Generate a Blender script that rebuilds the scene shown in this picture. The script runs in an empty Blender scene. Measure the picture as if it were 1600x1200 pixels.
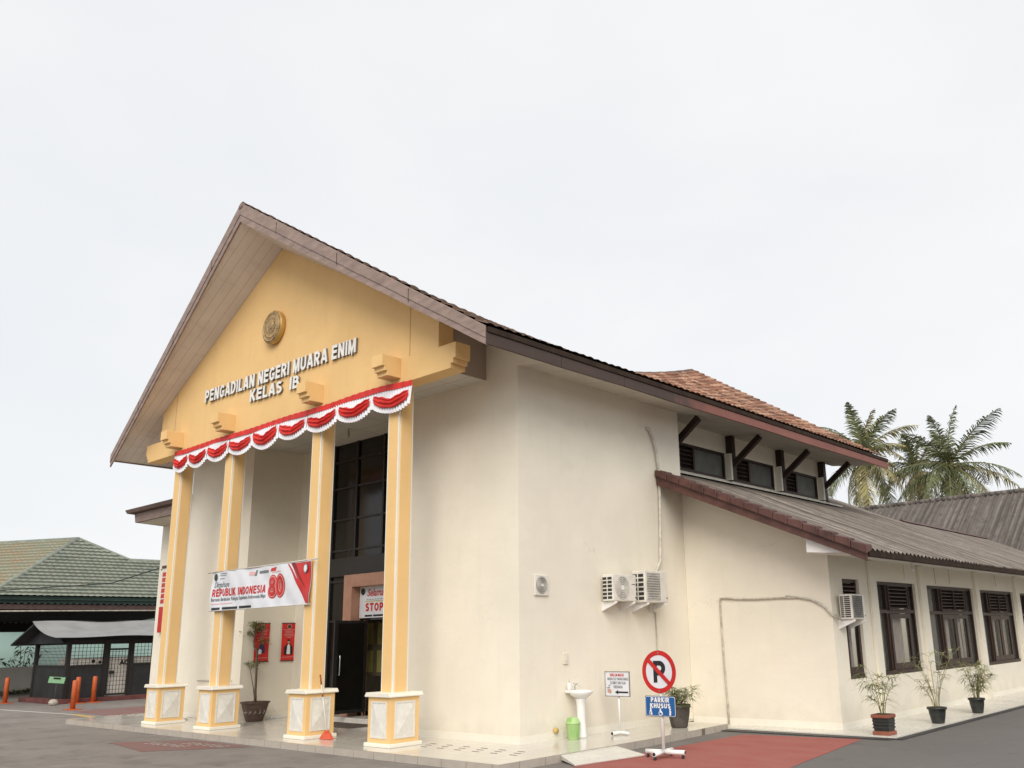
import bpy, bmesh, math, random
from mathutils import Vector, Matrix, noise
R = math.radians
random.seed(7)
scene = bpy.context.scene
col = scene.collection

# ------------------------------------------------------------ camera
cd = bpy.data.cameras.new('camera'); cam = bpy.data.objects.new('camera', cd); col.objects.link(cam)
yaw, pitch, roll = R(40.653), R(14.085), R(-1.367)
fw = Vector((-math.sin(yaw)*math.cos(pitch), math.cos(yaw)*math.cos(pitch), math.sin(pitch)))
rt = Vector((math.cos(yaw), math.sin(yaw), 0)); up = rt.cross(fw)
r2 = rt*math.cos(roll) + up*math.sin(roll); u2 = up*math.cos(roll) - rt*math.sin(roll)
M = Matrix(((r2.x, u2.x, -fw.x), (r2.y, u2.y, -fw.y), (r2.z, u2.z, -fw.z))).to_4x4()
M.translation = (11.973, -12.222, 1.9)
cam.matrix_world = M
cd.sensor_width = 36; cd.lens = 1382.44/1600*36
cd.shift_x = -(896.783-800)/1600; cd.shift_y = (646.412-600)/1600
cd.clip_start = .1; cd.clip_end = 2000
scene.camera = cam

# ------------------------------------------------------------ sky, sun, exposure
SUN_EL, SUN_AZ = R(38), R(141)          # azimuth measured from +Y towards +X
w = bpy.data.worlds.new('World'); scene.world = w; w.use_nodes = True
nt = w.node_tree; nt.nodes.clear()
def N(t, **k):
    n = nt.nodes.new(t)
    for a, b in k.items(): setattr(n, a, b)
    return n
out = N('ShaderNodeOutputWorld'); bg = N('ShaderNodeBackground')
sky = N('ShaderNodeTexSky', sky_type='NISHITA', sun_disc=False, sun_elevation=SUN_EL, sun_rotation=SUN_AZ)
tc = N('ShaderNodeTexCoord'); mp = N('ShaderNodeMapping'); mp.inputs['Scale'].default_value = (1, 1, 2.2)
nz = N('ShaderNodeTexNoise'); nz.inputs['Scale'].default_value = 1.6; nz.inputs['Detail'].default_value = 5; nz.inputs['Roughness'].default_value = .5
cr = N('ShaderNodeValToRGB'); cr.color_ramp.elements[0].position = .3; cr.color_ramp.elements[1].position = .72
cr.color_ramp.elements[0].color = (6.05, 6.2, 6.4, 1); cr.color_ramp.elements[1].color = (6.95, 6.95, 6.95, 1)
mx = N('ShaderNodeMixRGB'); mx.inputs['Fac'].default_value = .95
L = nt.links
L.new(tc.outputs['Generated'], mp.inputs['Vector']); L.new(mp.outputs[0], nz.inputs['Vector']); L.new(nz.outputs[0], cr.inputs[0])
L.new(sky.outputs[0], mx.inputs['Color1']); L.new(cr.outputs[0], mx.inputs['Color2'])
L.new(mx.outputs[0], bg.inputs['Color']); bg.inputs['Strength'].default_value = .1
L.new(bg.outputs[0], out.inputs['Surface'])
sd = bpy.data.lights.new('sun', 'SUN'); sun = bpy.data.objects.new('sun', sd); col.objects.link(sun)
sd.energy = 1.9; sd.angle = R(42); sd.color = (1, .942, .858)
sv = Vector((math.sin(SUN_AZ)*math.cos(SUN_EL), math.cos(SUN_AZ)*math.cos(SUN_EL), math.sin(SUN_EL)))
sun.rotation_euler = sv.to_track_quat('Z', 'Y').to_euler()
vs = scene.view_settings; vs.view_transform = 'Standard'; vs.look = 'None'; vs.gamma = 1; vs.exposure = .5; vs.use_curve_mapping = False

# ------------------------------------------------------------ materials
class Mat:
    def __init__(s, name):
        s.m = bpy.data.materials.new(name); s.m.use_nodes = True; s.t = s.m.node_tree
        s.b = s.t.nodes['Principled BSDF']
        s.tc = s.n('ShaderNodeTexCoord')
    def n(s, t, **k):
        x = s.t.nodes.new(t)
        for a, b in k.items(): setattr(x, a, b)
        return x
    def l(s, a, b): s.t.links.new(a, b)
    def noise(s, scale, detail=4, stretch=(1, 1, 1), src=None, rough=.55):
        mp = s.n('ShaderNodeMapping'); mp.inputs['Scale'].default_value = stretch
        s.l(src or s.tc.outputs['Object'], mp.inputs[0])
        n = s.n('ShaderNodeTexNoise'); n.inputs['Scale'].default_value = scale; n.inputs['Detail'].default_value = detail; n.inputs['Roughness'].default_value = rough
        s.l(mp.outputs[0], n.inputs['Vector']); return n.outputs[0]
    def ramp(s, v, stops):
        r = s.n('ShaderNodeValToRGB'); e = r.color_ramp.elements
        while len(e) < len(stops): e.new(.5)
        for i, (p, c) in enumerate(stops):
            e[i].position = p; e[i].color = (c, c, c, 1) if not isinstance(c, (tuple, list)) else (*c[:3], 1)
        s.l(v, r.inputs[0]); return r.outputs[0]
    def mix(s, f, a, b, mode='MIX'):
        m = s.n('ShaderNodeMixRGB', blend_type=mode)
        for i, v in ((0, f), (1, a), (2, b)):
            if hasattr(v, 'links'): s.l(v, m.inputs[i])
            elif i == 0: m.inputs[0].default_value = v
            else: m.inputs[i].default_value = (*v[:3], 1)
        return m.outputs[0]
    def math(s, op, a, b=0.):
        m = s.n('ShaderNodeMath', operation=op)
        for i, v in ((0, a), (1, b)):
            if hasattr(v, 'links'): s.l(v, m.inputs[i])
            else: m.inputs[i].default_value = v
        return m.outputs[0]
    def axis(s, i, src=None):
        x = s.n('ShaderNodeSeparateXYZ'); s.l(src or s.tc.outputs['Object'], x.inputs[0]); return x.outputs[i]
    def bump(s, h, strength, dist=.01):
        b = s.n('ShaderNodeBump'); b.inputs['Strength'].default_value = strength; b.inputs['Distance'].default_value = dist
        s.l(h, b.inputs['Height']); s.l(b.outputs[0], s.b.inputs['Normal'])
    def done(s, c, rough=.6, spec=.4, metal=0):
        if hasattr(c, 'links'): s.l(c, s.b.inputs['Base Color'])
        else: s.b.inputs['Base Color'].default_value = (*c[:3], 1)
        if hasattr(rough, 'links'): s.l(rough, s.b.inputs['Roughness'])
        else: s.b.inputs['Roughness'].default_value = rough
        s.b.inputs['Specular IOR Level'].default_value = spec; s.b.inputs['Metallic'].default_value = metal
        return s.m

def sc(c, f): return tuple(min(1, x*f) for x in c)
def simple(name, c, rough=.5, var=.15, scale=6, spec=.4, metal=0, bump=0, bscale=80, stretch=(1, 1, 1)):
    m = Mat(name)
    n = m.noise(scale, 5, stretch)
    cc = m.mix(m.ramp(n, [(.3, 0), (.7, 1)]), sc(c, 1-var), sc(c, 1+var))
    if bump: m.bump(m.noise(bscale, 3, stretch), bump)
    return m.done(cc, rough, spec, metal)

def plaster(name, c, dirt=(.30, .25, .18), streak=.35, foot=True):
    m = Mat(name)
    big = m.noise(.55, 5); mid = m.noise(3.5, 6)
    cc = m.mix(m.ramp(big, [(.35, 0), (.65, 1)]), sc(c, .95), sc(c, 1.04))
    cc = m.mix(m.math('MULTIPLY', m.ramp(mid, [(.45, 0), (.8, 1)]), .15), cc, sc(c, .86))
    st = m.noise(5, 4, (1, 1, .1))
    cc = m.mix(m.math('MULTIPLY', m.ramp(st, [(.55, 0), (.85, 1)]), streak), cc, (c[0]*.66, c[1]*.62, c[2]*.52))
    cl = m.noise(1.1, 6, (1, 1, .6)); cc = m.mix(m.math('MULTIPLY', m.ramp(cl, [(.52, 0), (.75, 1)]), .12), cc, (c[0]*.9, c[1]*.84, c[2]*.68))
    ro = m.noise(3.2, 5, (.25, .25, 2.2)); cc = m.mix(m.math('MULTIPLY', m.ramp(ro, [(.45, 0), (.75, 1)]), .16), cc, (c[0]*.92, c[1]*.90, c[2]*.86))
    pt = m.noise(.9, 2); cc = m.mix(m.ramp(pt, [(.60, 0), (.615, .22)]), cc, (min(1, c[0]*1.05), min(1, c[1]*1.06), min(1, c[2]*1.09)))
    vo = m.n('ShaderNodeTexVoronoi', feature='DISTANCE_TO_EDGE'); vo.inputs['Scale'].default_value = .55
    va = m.n('ShaderNodeVectorMath', operation='ADD'); nn = m.n('ShaderNodeTexNoise'); nn.inputs['Scale'].default_value = 1.7; nn.inputs['Detail'].default_value = 6; m.l(m.tc.outputs['Object'], nn.inputs['Vector']); m.l(m.tc.outputs['Object'], va.inputs[0]); m.l(nn.outputs['Color'], va.inputs[1]); m.l(va.outputs[0], vo.inputs['Vector'])
    ck = m.math('MULTIPLY', m.math('LESS_THAN', vo.outputs['Distance'], .0035), m.ramp(m.noise(.8, 3), [(.58, 0), (.66, .22)])); cc = m.mix(ck, cc, (c[0]*.5, c[1]*.45, c[2]*.38))
    if foot:
        z = m.math('ADD', m.axis(2), m.math('MULTIPLY', m.noise(2.5, 6), -.9))
        cc = m.mix(m.math('MULTIPLY', m.ramp(m.math('ADD', z, .5), [(.0, 1), (.45, 0)]), .18), cc, dirt)
    h = m.math('ADD', m.math('MULTIPLY', m.noise(7, 4), 1.5), m.noise(90, 3))
    m.bump(h, .35, .008)
    return m.done(cc, .75, .25)

def panelled(name, c, px, py, seam=.012, seamc=None, rough=.7, dirty=.3, ax=(0, 1)):
    m = Mat(name)
    n = m.noise(1.2, 6); cc = m.mix(m.ramp(n, [(.35, 0), (.75, 1)]), c, sc(c, 1-dirty*.5))
    n2 = m.noise(4, 6, (1, .3, 1)); cc = m.mix(m.math('MULTIPLY', m.ramp(n2, [(.55, 0), (.8, 1)]), dirty), cc, (c[0]*.55, c[1]*.48, c[2]*.4))
    masks = []
    for p, a in ((px, ax[0]), (py, ax[1])):
        if p: masks.append(m.math('LESS_THAN', m.math('FRACT', m.math('DIVIDE', m.math('ADD', m.axis(a), 100.03), p)), seam/p))
    k = masks[0]
    if len(masks) > 1: k = m.math('MAXIMUM', masks[0], masks[1])
    cc = m.mix(k, cc, seamc or sc(c, .35))
    m.bump(m.math('SUBTRACT', 1, k), .4, .005)
    return m.done(cc, rough, .3)

def tiles(name, cs, moss, mossamt=.5, front=None, rough=.85):
    m = Mat(name)
    uv = m.tc.outputs['UV']
    f = m.n('ShaderNodeVectorMath', operation='FLOOR'); m.l(uv, f.inputs[0])
    wn = m.n('ShaderNodeTexWhiteNoise', noise_dimensions='2D'); m.l(f.outputs[0], wn.inputs['Vector'])
    cc = m.ramp(wn.outputs[0], [(i/(len(cs)-1), c) for i, c in enumerate(cs)])
    k = m.ramp(m.noise(1.6, 8, rough=.7), [(.42, 0), (.68, 1)])
    k = m.math('MULTIPLY', k, mossamt)
    if front is not None:
        g = m.ramp(m.math('DIVIDE', m.math('ADD', m.axis(1), -front[0]), front[1]-front[0]), [(0, 1), (1, 0)])
        k = m.math('MAXIMUM', k, m.math('MULTIPLY', g, .8))
    cc = m.mix(k, cc, moss)
    cc = m.mix(m.math('MULTIPLY', m.ramp(m.noise(22, 4), [(.4, 0), (.7, 1)]), .45), cc, sc(cs[0], .6))
    m.bump(m.noise(60, 4), .5, .01)
    return m.done(cc, rough, .2)

def glassy(name, tint=(.02, .02, .02), alpha=.35, rough=.05):
    m = Mat(name); m.done(tint, rough, .5)
    m.b.inputs['Alpha'].default_value = alpha
    return m.m

CREAM = (.80, .745, .63)
MT = {}
MT['wall'] = plaster('cream_plaster', CREAM, streak=.13)
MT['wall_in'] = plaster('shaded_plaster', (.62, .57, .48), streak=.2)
MT['yellow'] = plaster('yellow_paint', (.79, .525, .235), dirt=(.5, .32, .14), streak=.18, foot=False)
MT['trim'] = plaster('white_trim', (.80, .76, .66), streak=.2, foot=False)
MT['stone'] = simple('white_marble_panel', (.70, .68, .62), .45, .08, 9, bump=.1)
MT['barge'] = simple('mauve_brown_board', (.275, .20, .172), .65, .22, 3, bump=.2, stretch=(1, 1, 3))
MT['barge_light'] = plaster('beige_brown_board', (.40, .33, .275), streak=.3, foot=False)
MT['yellow_dark'] = simple('groove_shade', (.36, .2, .08), .8)
MT['fascia'] = (lambda m: m.done(m.mix(m.ramp(m.math('ADD', m.math('DIVIDE', m.axis(1), 12.), m.math('MULTIPLY', m.noise(1.3, 6), .25)), [(.46, 0), (.60, 1)]), m.mix(m.noise(4, 6, (1, .3, 1)), (.045, .028, .022), (.085, .055, .045)), m.mix(m.noise(3, 6, (1, .3, 1)), (.16, .058, .044), (.28, .115, .09))), .6, .35))(Mat('weathered_fascia'))
MT['fascia_dark'] = simple('black_brown_fascia', (.040, .027, .020), .85, .35, 3, .12, bump=.3, bscale=30)
MT['soffit'] = panelled('white_soffit_panels', (.60, .56, .48), 1.2, 1.2, .012, (.2, .17, .13), dirty=.3)
MT['soffit_slat'] = panelled('brown_soffit_boards', (.78, .70, .63), 0, .22, .008, (.42, .35, .30), dirty=.3)
MT['eave_slat'] = panelled('white_slat_soffit', (.82, .80, .76), .16, 0, .012, (.25, .22, .18), dirty=.35)
MT['ceiling'] = panelled('ceiling_panels', (.62, .59, .52), 1.2, 1.2, .015, (.3, .27, .22), dirty=.25)
MT['clay'] = tiles('clay_roof_tiles', [(.17, .075, .05), (.33, .155, .095), (.44, .235, .15), (.58, .37, .26), (.25, .11, .07)], (.075, .062, .048), .75, (1.0, 9.0))
MT['clay_far'] = tiles('weathered_roof_tiles', [(.10, .07, .06), (.16, .11, .09), (.2, .14, .12)], (.07, .06, .05), .6)
MT['greenroof'] = (lambda: tiles('green_roof_tiles', [(.22, .25, .21), (.255, .285, .235), (.30, .32, .265), (.27, .295, .25)], (.34, .32, .24), .4))()
MT['rustgreen'] = (lambda: tiles('rust_green_tiles', [(.29, .30, .23), (.34, .28, .19), (.31, .32, .25), (.36, .27, .175)], (.30, .32, .24), .6))()
MT['maroon'] = simple('maroon_tile', (.088, .038, .031), .5, .4, 3, bump=.2)
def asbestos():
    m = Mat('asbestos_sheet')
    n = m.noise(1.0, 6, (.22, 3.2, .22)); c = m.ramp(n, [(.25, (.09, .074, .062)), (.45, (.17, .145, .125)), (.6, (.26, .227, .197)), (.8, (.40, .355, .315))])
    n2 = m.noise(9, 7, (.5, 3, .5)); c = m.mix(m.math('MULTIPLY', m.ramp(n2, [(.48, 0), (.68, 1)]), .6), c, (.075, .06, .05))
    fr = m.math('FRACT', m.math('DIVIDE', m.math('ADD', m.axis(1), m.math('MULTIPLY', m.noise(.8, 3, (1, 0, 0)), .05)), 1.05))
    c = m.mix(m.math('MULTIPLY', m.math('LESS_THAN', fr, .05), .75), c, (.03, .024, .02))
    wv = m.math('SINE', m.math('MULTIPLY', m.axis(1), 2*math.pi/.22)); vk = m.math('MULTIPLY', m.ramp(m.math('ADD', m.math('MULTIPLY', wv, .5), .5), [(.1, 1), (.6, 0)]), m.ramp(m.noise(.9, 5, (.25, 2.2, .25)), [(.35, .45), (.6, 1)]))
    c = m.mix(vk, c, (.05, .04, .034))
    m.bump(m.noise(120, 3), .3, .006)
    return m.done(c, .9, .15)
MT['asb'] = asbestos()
def asbestos2():
    m = Mat('old_asbestos_sheet')
    n = m.noise(1.0, 6, (3.2, .25, .25)); c = m.ramp(n, [(.3, (.10, .087, .078)), (.55, (.18, .16, .145)), (.8, (.28, .25, .225))])
    n2 = m.noise(5, 7, (1, .5, .5)); c = m.mix(m.math('MULTIPLY', m.ramp(n2, [(.5, 0), (.7, 1)]), .6), c, (.07, .058, .05))
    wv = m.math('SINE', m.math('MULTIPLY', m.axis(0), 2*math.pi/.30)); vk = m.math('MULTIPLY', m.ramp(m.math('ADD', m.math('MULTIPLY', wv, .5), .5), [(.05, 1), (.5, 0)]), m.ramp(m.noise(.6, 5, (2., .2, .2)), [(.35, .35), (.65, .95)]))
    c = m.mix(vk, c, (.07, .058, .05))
    return m.done(c, .9, .15)
MT['asb2'] = asbestos2()
MT['wood'] = simple('dark_brown_wood', (.036, .019, .013), .5, .35, 5, bump=.15, stretch=(1, 1, .2))
MT['winwood'] = simple('window_brown_wood', (.040, .021, .015), .45, .3, 5, stretch=(1, 1, .2))
MT['plywood'] = simple('grey_painted_board', (.11, .115, .105), .55, .25, 2.5)
MT['dark_glass'] = simple('tinted_black_glass', (.010, .009, .008), .12, .2, 1, .35)
MT['mullion'] = simple('black_aluminium', (.018, .017, .016), .4, .1)
MT['pane'] = glassy('window_pane', (.016, .017, .018), .22)
MT['pane_dark'] = glassy('dim_window_pane', (.10, .10, .095), .6)
MT['curtain'] = simple('lace_curtain', (.66, .58, .53), .9, .25, 30, stretch=(1, 1, .1))
MT['salmon'] = simple('salmon_stone_frame', (.40, .215, .145), .4, .12, 5)
MT['chrome'] = simple('brushed_steel', (.6, .6, .6), .25, .05, metal=1)
MT['white'] = simple('white_enamel', (.78, .77, .74), .3, .05, 5)
MT['offwhite'] = simple('aged_white_plastic', (.70, .67, .60), .45, .1, 5)
MT['porcelain'] = simple('white_porcelain', (.82, .81, .79), .12, .03, 5, .5)
MT['dark'] = simple('dark_grille', (.03, .03, .03), .6, .2)
MT['greyfan'] = simple('grey_grille', (.22, .21, .20), .5, .15)
MT['lime'] = simple('light_green_plastic', (.38, .56, .23), .4, .08)
MT['lime2'] = simple('green_plastic_lid', (.30, .52, .17), .4, .08)
MT['red'] = simple('red_fabric', (.62, .030, .024), .6, .18, 4)
MT['redgloss'] = simple('sign_red', (.50, .018, .014), .35, .1, 5)
MT['fabwhite'] = simple('white_fabric', (.76, .76, .80), .7, .08, 4)
MT['letter_side'] = simple('grey_letter_sides', (.20, .17, .14), .6, .1)
MT['black'] = simple('black_paint', (.015, .015, .015), .45, .1)
MT['blue'] = simple('sign_blue', (.012, .10, .30), .35, .1, 3)
MT['bannerw'] = simple('white_vinyl_banner', (.68, .69, .73), .4, .06, 3)
MT['grey'] = simple('grey_print', (.17, .19, .20), .6, .1)
MT['crest'] = simple('dark_green_crest', (.035, .05, .03), .6, .3, 30)
MT['bronze'] = simple('aged_bronze', (.42, .29, .14), .45, .35, 9, .5, .3, bump=.4, bscale=30)
MT['bronze_rim'] = simple('brass_rim', (.50, .31, .09), .4, .25, 7, .5, .3)
MT['pipe'] = simple('wrapped_white_pipe', (.55, .52, .46), .6, .2, 8, bump=.2)
MT['pipe_dirty'] = simple('dirty_pipe', (.50, .45, .37), .7, .35, 8)
MT['orange'] = simple('orange_paint', (.48, .10, .028), .5, .2, 4)
MT['broom'] = simple('orange_red_plastic', (.62, .10, .05), .4, .1)
MT['broomwood'] = simple('brown_grip', (.25, .06, .03), .4, .2)
MT['pot_dark'] = simple('black_plastic_pot', (.03, .032, .03), .4, .25, 5)
MT['pot_grey'] = simple('weathered_pot', (.085, .075, .065), .8, .4, 6, bump=.5, bscale=20)
MT['pot_brown'] = simple('carved_brown_pot', (.10, .065, .05), .6, .35, 9, bump=.5, bscale=25)
MT['terra'] = simple('terracotta', (.26, .085, .05), .6, .2, 6)
MT['soil'] = simple('potting_soil', (.05, .035, .025), .95, .4, 20)
MT['leaf'] = simple('olive_leaf', (.13, .16, .045), .5, .45, 7)
MT['leaf_dry'] = simple('pale_leaf', (.30, .29, .13), .55, .4, 6)
MT['palmleaf'] = simple('coconut_leaf', (.135, .155, .068), .5, .5, .9)
MT['palmyellow'] = simple('ageing_coconut_leaf', (.32, .28, .12), .5, .35, .9)
MT['coconut'] = simple('coconut', (.16, .14, .05), .6, .3)
MT['bark'] = simple('grey_brown_bark', (.12, .095, .07), .9, .35, 6, bump=.6, bscale=15)
MT['stem'] = simple('cane_stem', (.24, .22, .10), .6, .3, 9)
MT['booth'] = simple('charcoal_sheet', (.026, .027, .029), .6, .3, 2, bump=.2, bscale=6)
MT['boothframe'] = simple('dark_iron', (.022, .018, .017), .6, .2)
MT['awning'] = simple('grey_vinyl_sheet', (.24, .235, .23), .55, .15, 1.5)
MT['steelbrown'] = simple('brown_steel', (.075, .045, .04), .65, .25)  # plain dark brown, the parts' own colour
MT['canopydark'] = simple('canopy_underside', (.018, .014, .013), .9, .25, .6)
MT['teal'] = simple('pale_turquoise_wall', (.43, .60, .55), .8, .06, 1.0)
MT['darkgreen'] = simple('dark_green_board', (.035, .06, .05), .7, .25, 1)
MT['lowwall'] = plaster('grey_white_wall', (.60, .56, .50), dirt=(.1, .085, .06))
MT['cabinet'] = simple('white_cabinet', (.85, .80, .73), .5, .06, 3)
MT['maroonkerb'] = simple('maroon_kerb', (.13, .045, .042), .8, .3, 2)
MT['greensign'] = simple('mint_sign', (.28, .52, .30), .5, .05)
MT['rock'] = simple('pale_rock', (.4, .36, .3), .9, .3, 12)
MT['mat'] = simple('door_mat', (.10, .08, .065), .95, .25, 40)
MT['skin'] = simple('print_skin', (.5, .3, .22), .6, .1)
MT['navy'] = simple('print_navy', (.05, .04, .12), .6, .1)
MT['yelprint'] = simple('print_yellow', (.7, .62, .2), .6, .1)
MT['pinkprint'] = simple('pale_print', (.75, .42, .40), .6, .1)
MT['navyred'] = simple('deep_red_print', (.18, .015, .02), .5, .1)
MT['yelcap'] = simple('yellow_cap', (.55, .38, .12), .5, .1)
MT['greencap'] = simple('grey_green_ridge', (.20, .22, .18), .6, .2, 3)
MT['board'] = simple('notice_board', (.30, .25, .15), .7, .2, 3)

def asphalt():
    m = Mat('worn_asphalt')
    g = m.math('ADD', m.math('MULTIPLY', m.noise(240, 3, rough=.7), .5), m.math('MULTIPLY', m.noise(38, 6, rough=.8), .5)); a = m.ramp(g, [(.36, (.165, .147, .132)), (.52, (.26, .235, .212)), (.66, (.40, .365, .335))])
    b = m.noise(.35, 6); c = m.mix(m.ramp(b, [(.35, 0), (.7, 1)]), a, (.20, .178, .16))
    d = m.noise(.9, 7, (1, 1.6, 1)); c = m.mix(m.math('MULTIPLY', m.ramp(d, [(.52, 0), (.66, 1)]), .5), c, (.145, .13, .118))
    e = m.noise(2.2, 7, (2, .7, 1)); c = m.mix(m.math('MULTIPLY', m.ramp(e, [(.6, 0), (.72, 1)]), .55), c, (.35, .315, .285))
    v2 = m.n('ShaderNodeTexVoronoi', feature='DISTANCE_TO_EDGE'); v2.inputs['Scale'].default_value = .42
    va = m.n('ShaderNodeVectorMath', operation='ADD'); nn = m.n('ShaderNodeTexNoise'); nn.inputs['Scale'].default_value = 1.3; nn.inputs['Detail'].default_value = 7; m.l(m.tc.outputs['Object'], nn.inputs['Vector']); m.l(m.tc.outputs['Object'], va.inputs[0]); m.l(nn.outputs['Color'], va.inputs[1]); m.l(va.outputs[0], v2.inputs['Vector'])
    c = m.mix(m.math('MULTIPLY', m.math('LESS_THAN', v2.outputs['Distance'], .008), m.ramp(m.noise(.5, 3), [(.5, 0), (.65, .22)])), c, (.09, .08, .07))
    nx = m.math('ADD', m.axis(0), m.math('MULTIPLY', m.noise(.7, 5), 3.)); ny = m.math('MULTIPLY', m.axis(1), .25); c = m.mix(m.ramp(m.math('DIVIDE', m.math('ADD', nx, ny), 10.), [(.22, 0), (.55, .75)]), c, m.mix(g, (.075, .07, .068), (.19, .18, .172)))
    sp = m.noise(1.6, 3, rough=.4); c = m.mix(m.ramp(sp, [(.68, 0), (.74, .45)]), c, (.11, .10, .092))
    vo = m.n('ShaderNodeTexVoronoi'); vo.inputs['Scale'].default_value = 150; m.l(m.tc.outputs['Object'], vo.inputs['Vector'])
    m.bump(m.math('ADD', m.math('MULTIPLY', vo.outputs[0], .6), g), .6, .006)
    return m.done(c, .9, .2)
MT['asphalt'] = asphalt()
def redpaint(name, c, wear):
    m = Mat(name)
    n = m.noise(30, 7, rough=.75); n2 = m.noise(1.1, 7, (1, 1.8, 1))
    cc = m.mix(m.ramp(n2, [(.3, 0), (.7, 1)]), sc(c, .85), sc(c, 1.15))
    k = m.math('MULTIPLY', m.ramp(m.math('ADD', m.math('MULTIPLY', n, .6), m.math('MULTIPLY', n2, .4)), [(.5-wear*.12, 0), (.62-wear*.08, 1)]), wear)
    cc = m.mix(k, cc, (.17, .14, .125))
    g = m.noise(220, 3); cc = m.mix(m.math('MULTIPLY', m.ramp(g, [(.4, 0), (.7, 1)]), .25), cc, sc(c, .6))
    m.bump(g, .4, .005)
    return m.done(cc, .8, .25)
MT['redbay'] = redpaint('red_bay_paint', (.36, .105, .088), .35)
MT['redworn'] = redpaint('worn_red_paint', (.27, .125, .11), .7)
MT['yellowline'] = redpaint('worn_yellow_line', (.55, .36, .12), .35)
MT['whiteline'] = redpaint('worn_white_marks', (.55, .52, .47), .4)
def floor_tile(name, c, s, rough, line):
    m = Mat(name)
    ms = [m.math('LESS_THAN', m.math('FRACT', m.math('DIVIDE', m.math('ADD', m.axis(a), 100.), s)), .008/s) for a in (0, 1)]
    k = m.math('MAXIMUM', *ms)
    n = m.noise(1.3, 7); n2 = m.noise(14, 5)
    cc = m.mix(m.ramp(n, [(.35, 0), (.7, 1)]), c, sc(c, .86))
    cc = m.mix(m.math('MULTIPLY', m.ramp(n2, [(.55, 0), (.8, 1)]), .12), cc, sc(c, .8))
    cc = m.mix(m.math('MULTIPLY', k, .6), cc, line)
    m.bump(m.math('SUBTRACT', 1, k), .2, .003)
    return m.done(cc, m.ramp(n, [(.3, rough), (.75, rough+.15)]), .5)
MT['porch'] = floor_tile('glossy_cream_floor_tile', (.66, .615, .54), .4, .08, (.32, .28, .23))
MT['walk'] = floor_tile('white_walkway_tile', (.70, .67, .60), .4, .2, (.45, .42, .36))
MT['edge'] = (lambda: (lambda m: m.done(m.mix(m.math('MAXIMUM', *[m.math('LESS_THAN', m.math('FRACT', m.math('DIVIDE', m.math('ADD', m.axis(a), 100.), .6)), .016) for a in (0, 1)]), m.mix(m.noise(6, 6), (.50, .46, .40), (.36, .31, .26)), (.16, .13, .10)), .5, .35))(Mat('porch_edge_tile')))()
MT['blacktile'] = floor_tile('black_kerb_tile', (.045, .042, .042), .6, .5, (.20, .18, .16))
MT['greydash'] = simple('grey_dash_tile', (.17, .15, .13), .5, .2)

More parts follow.
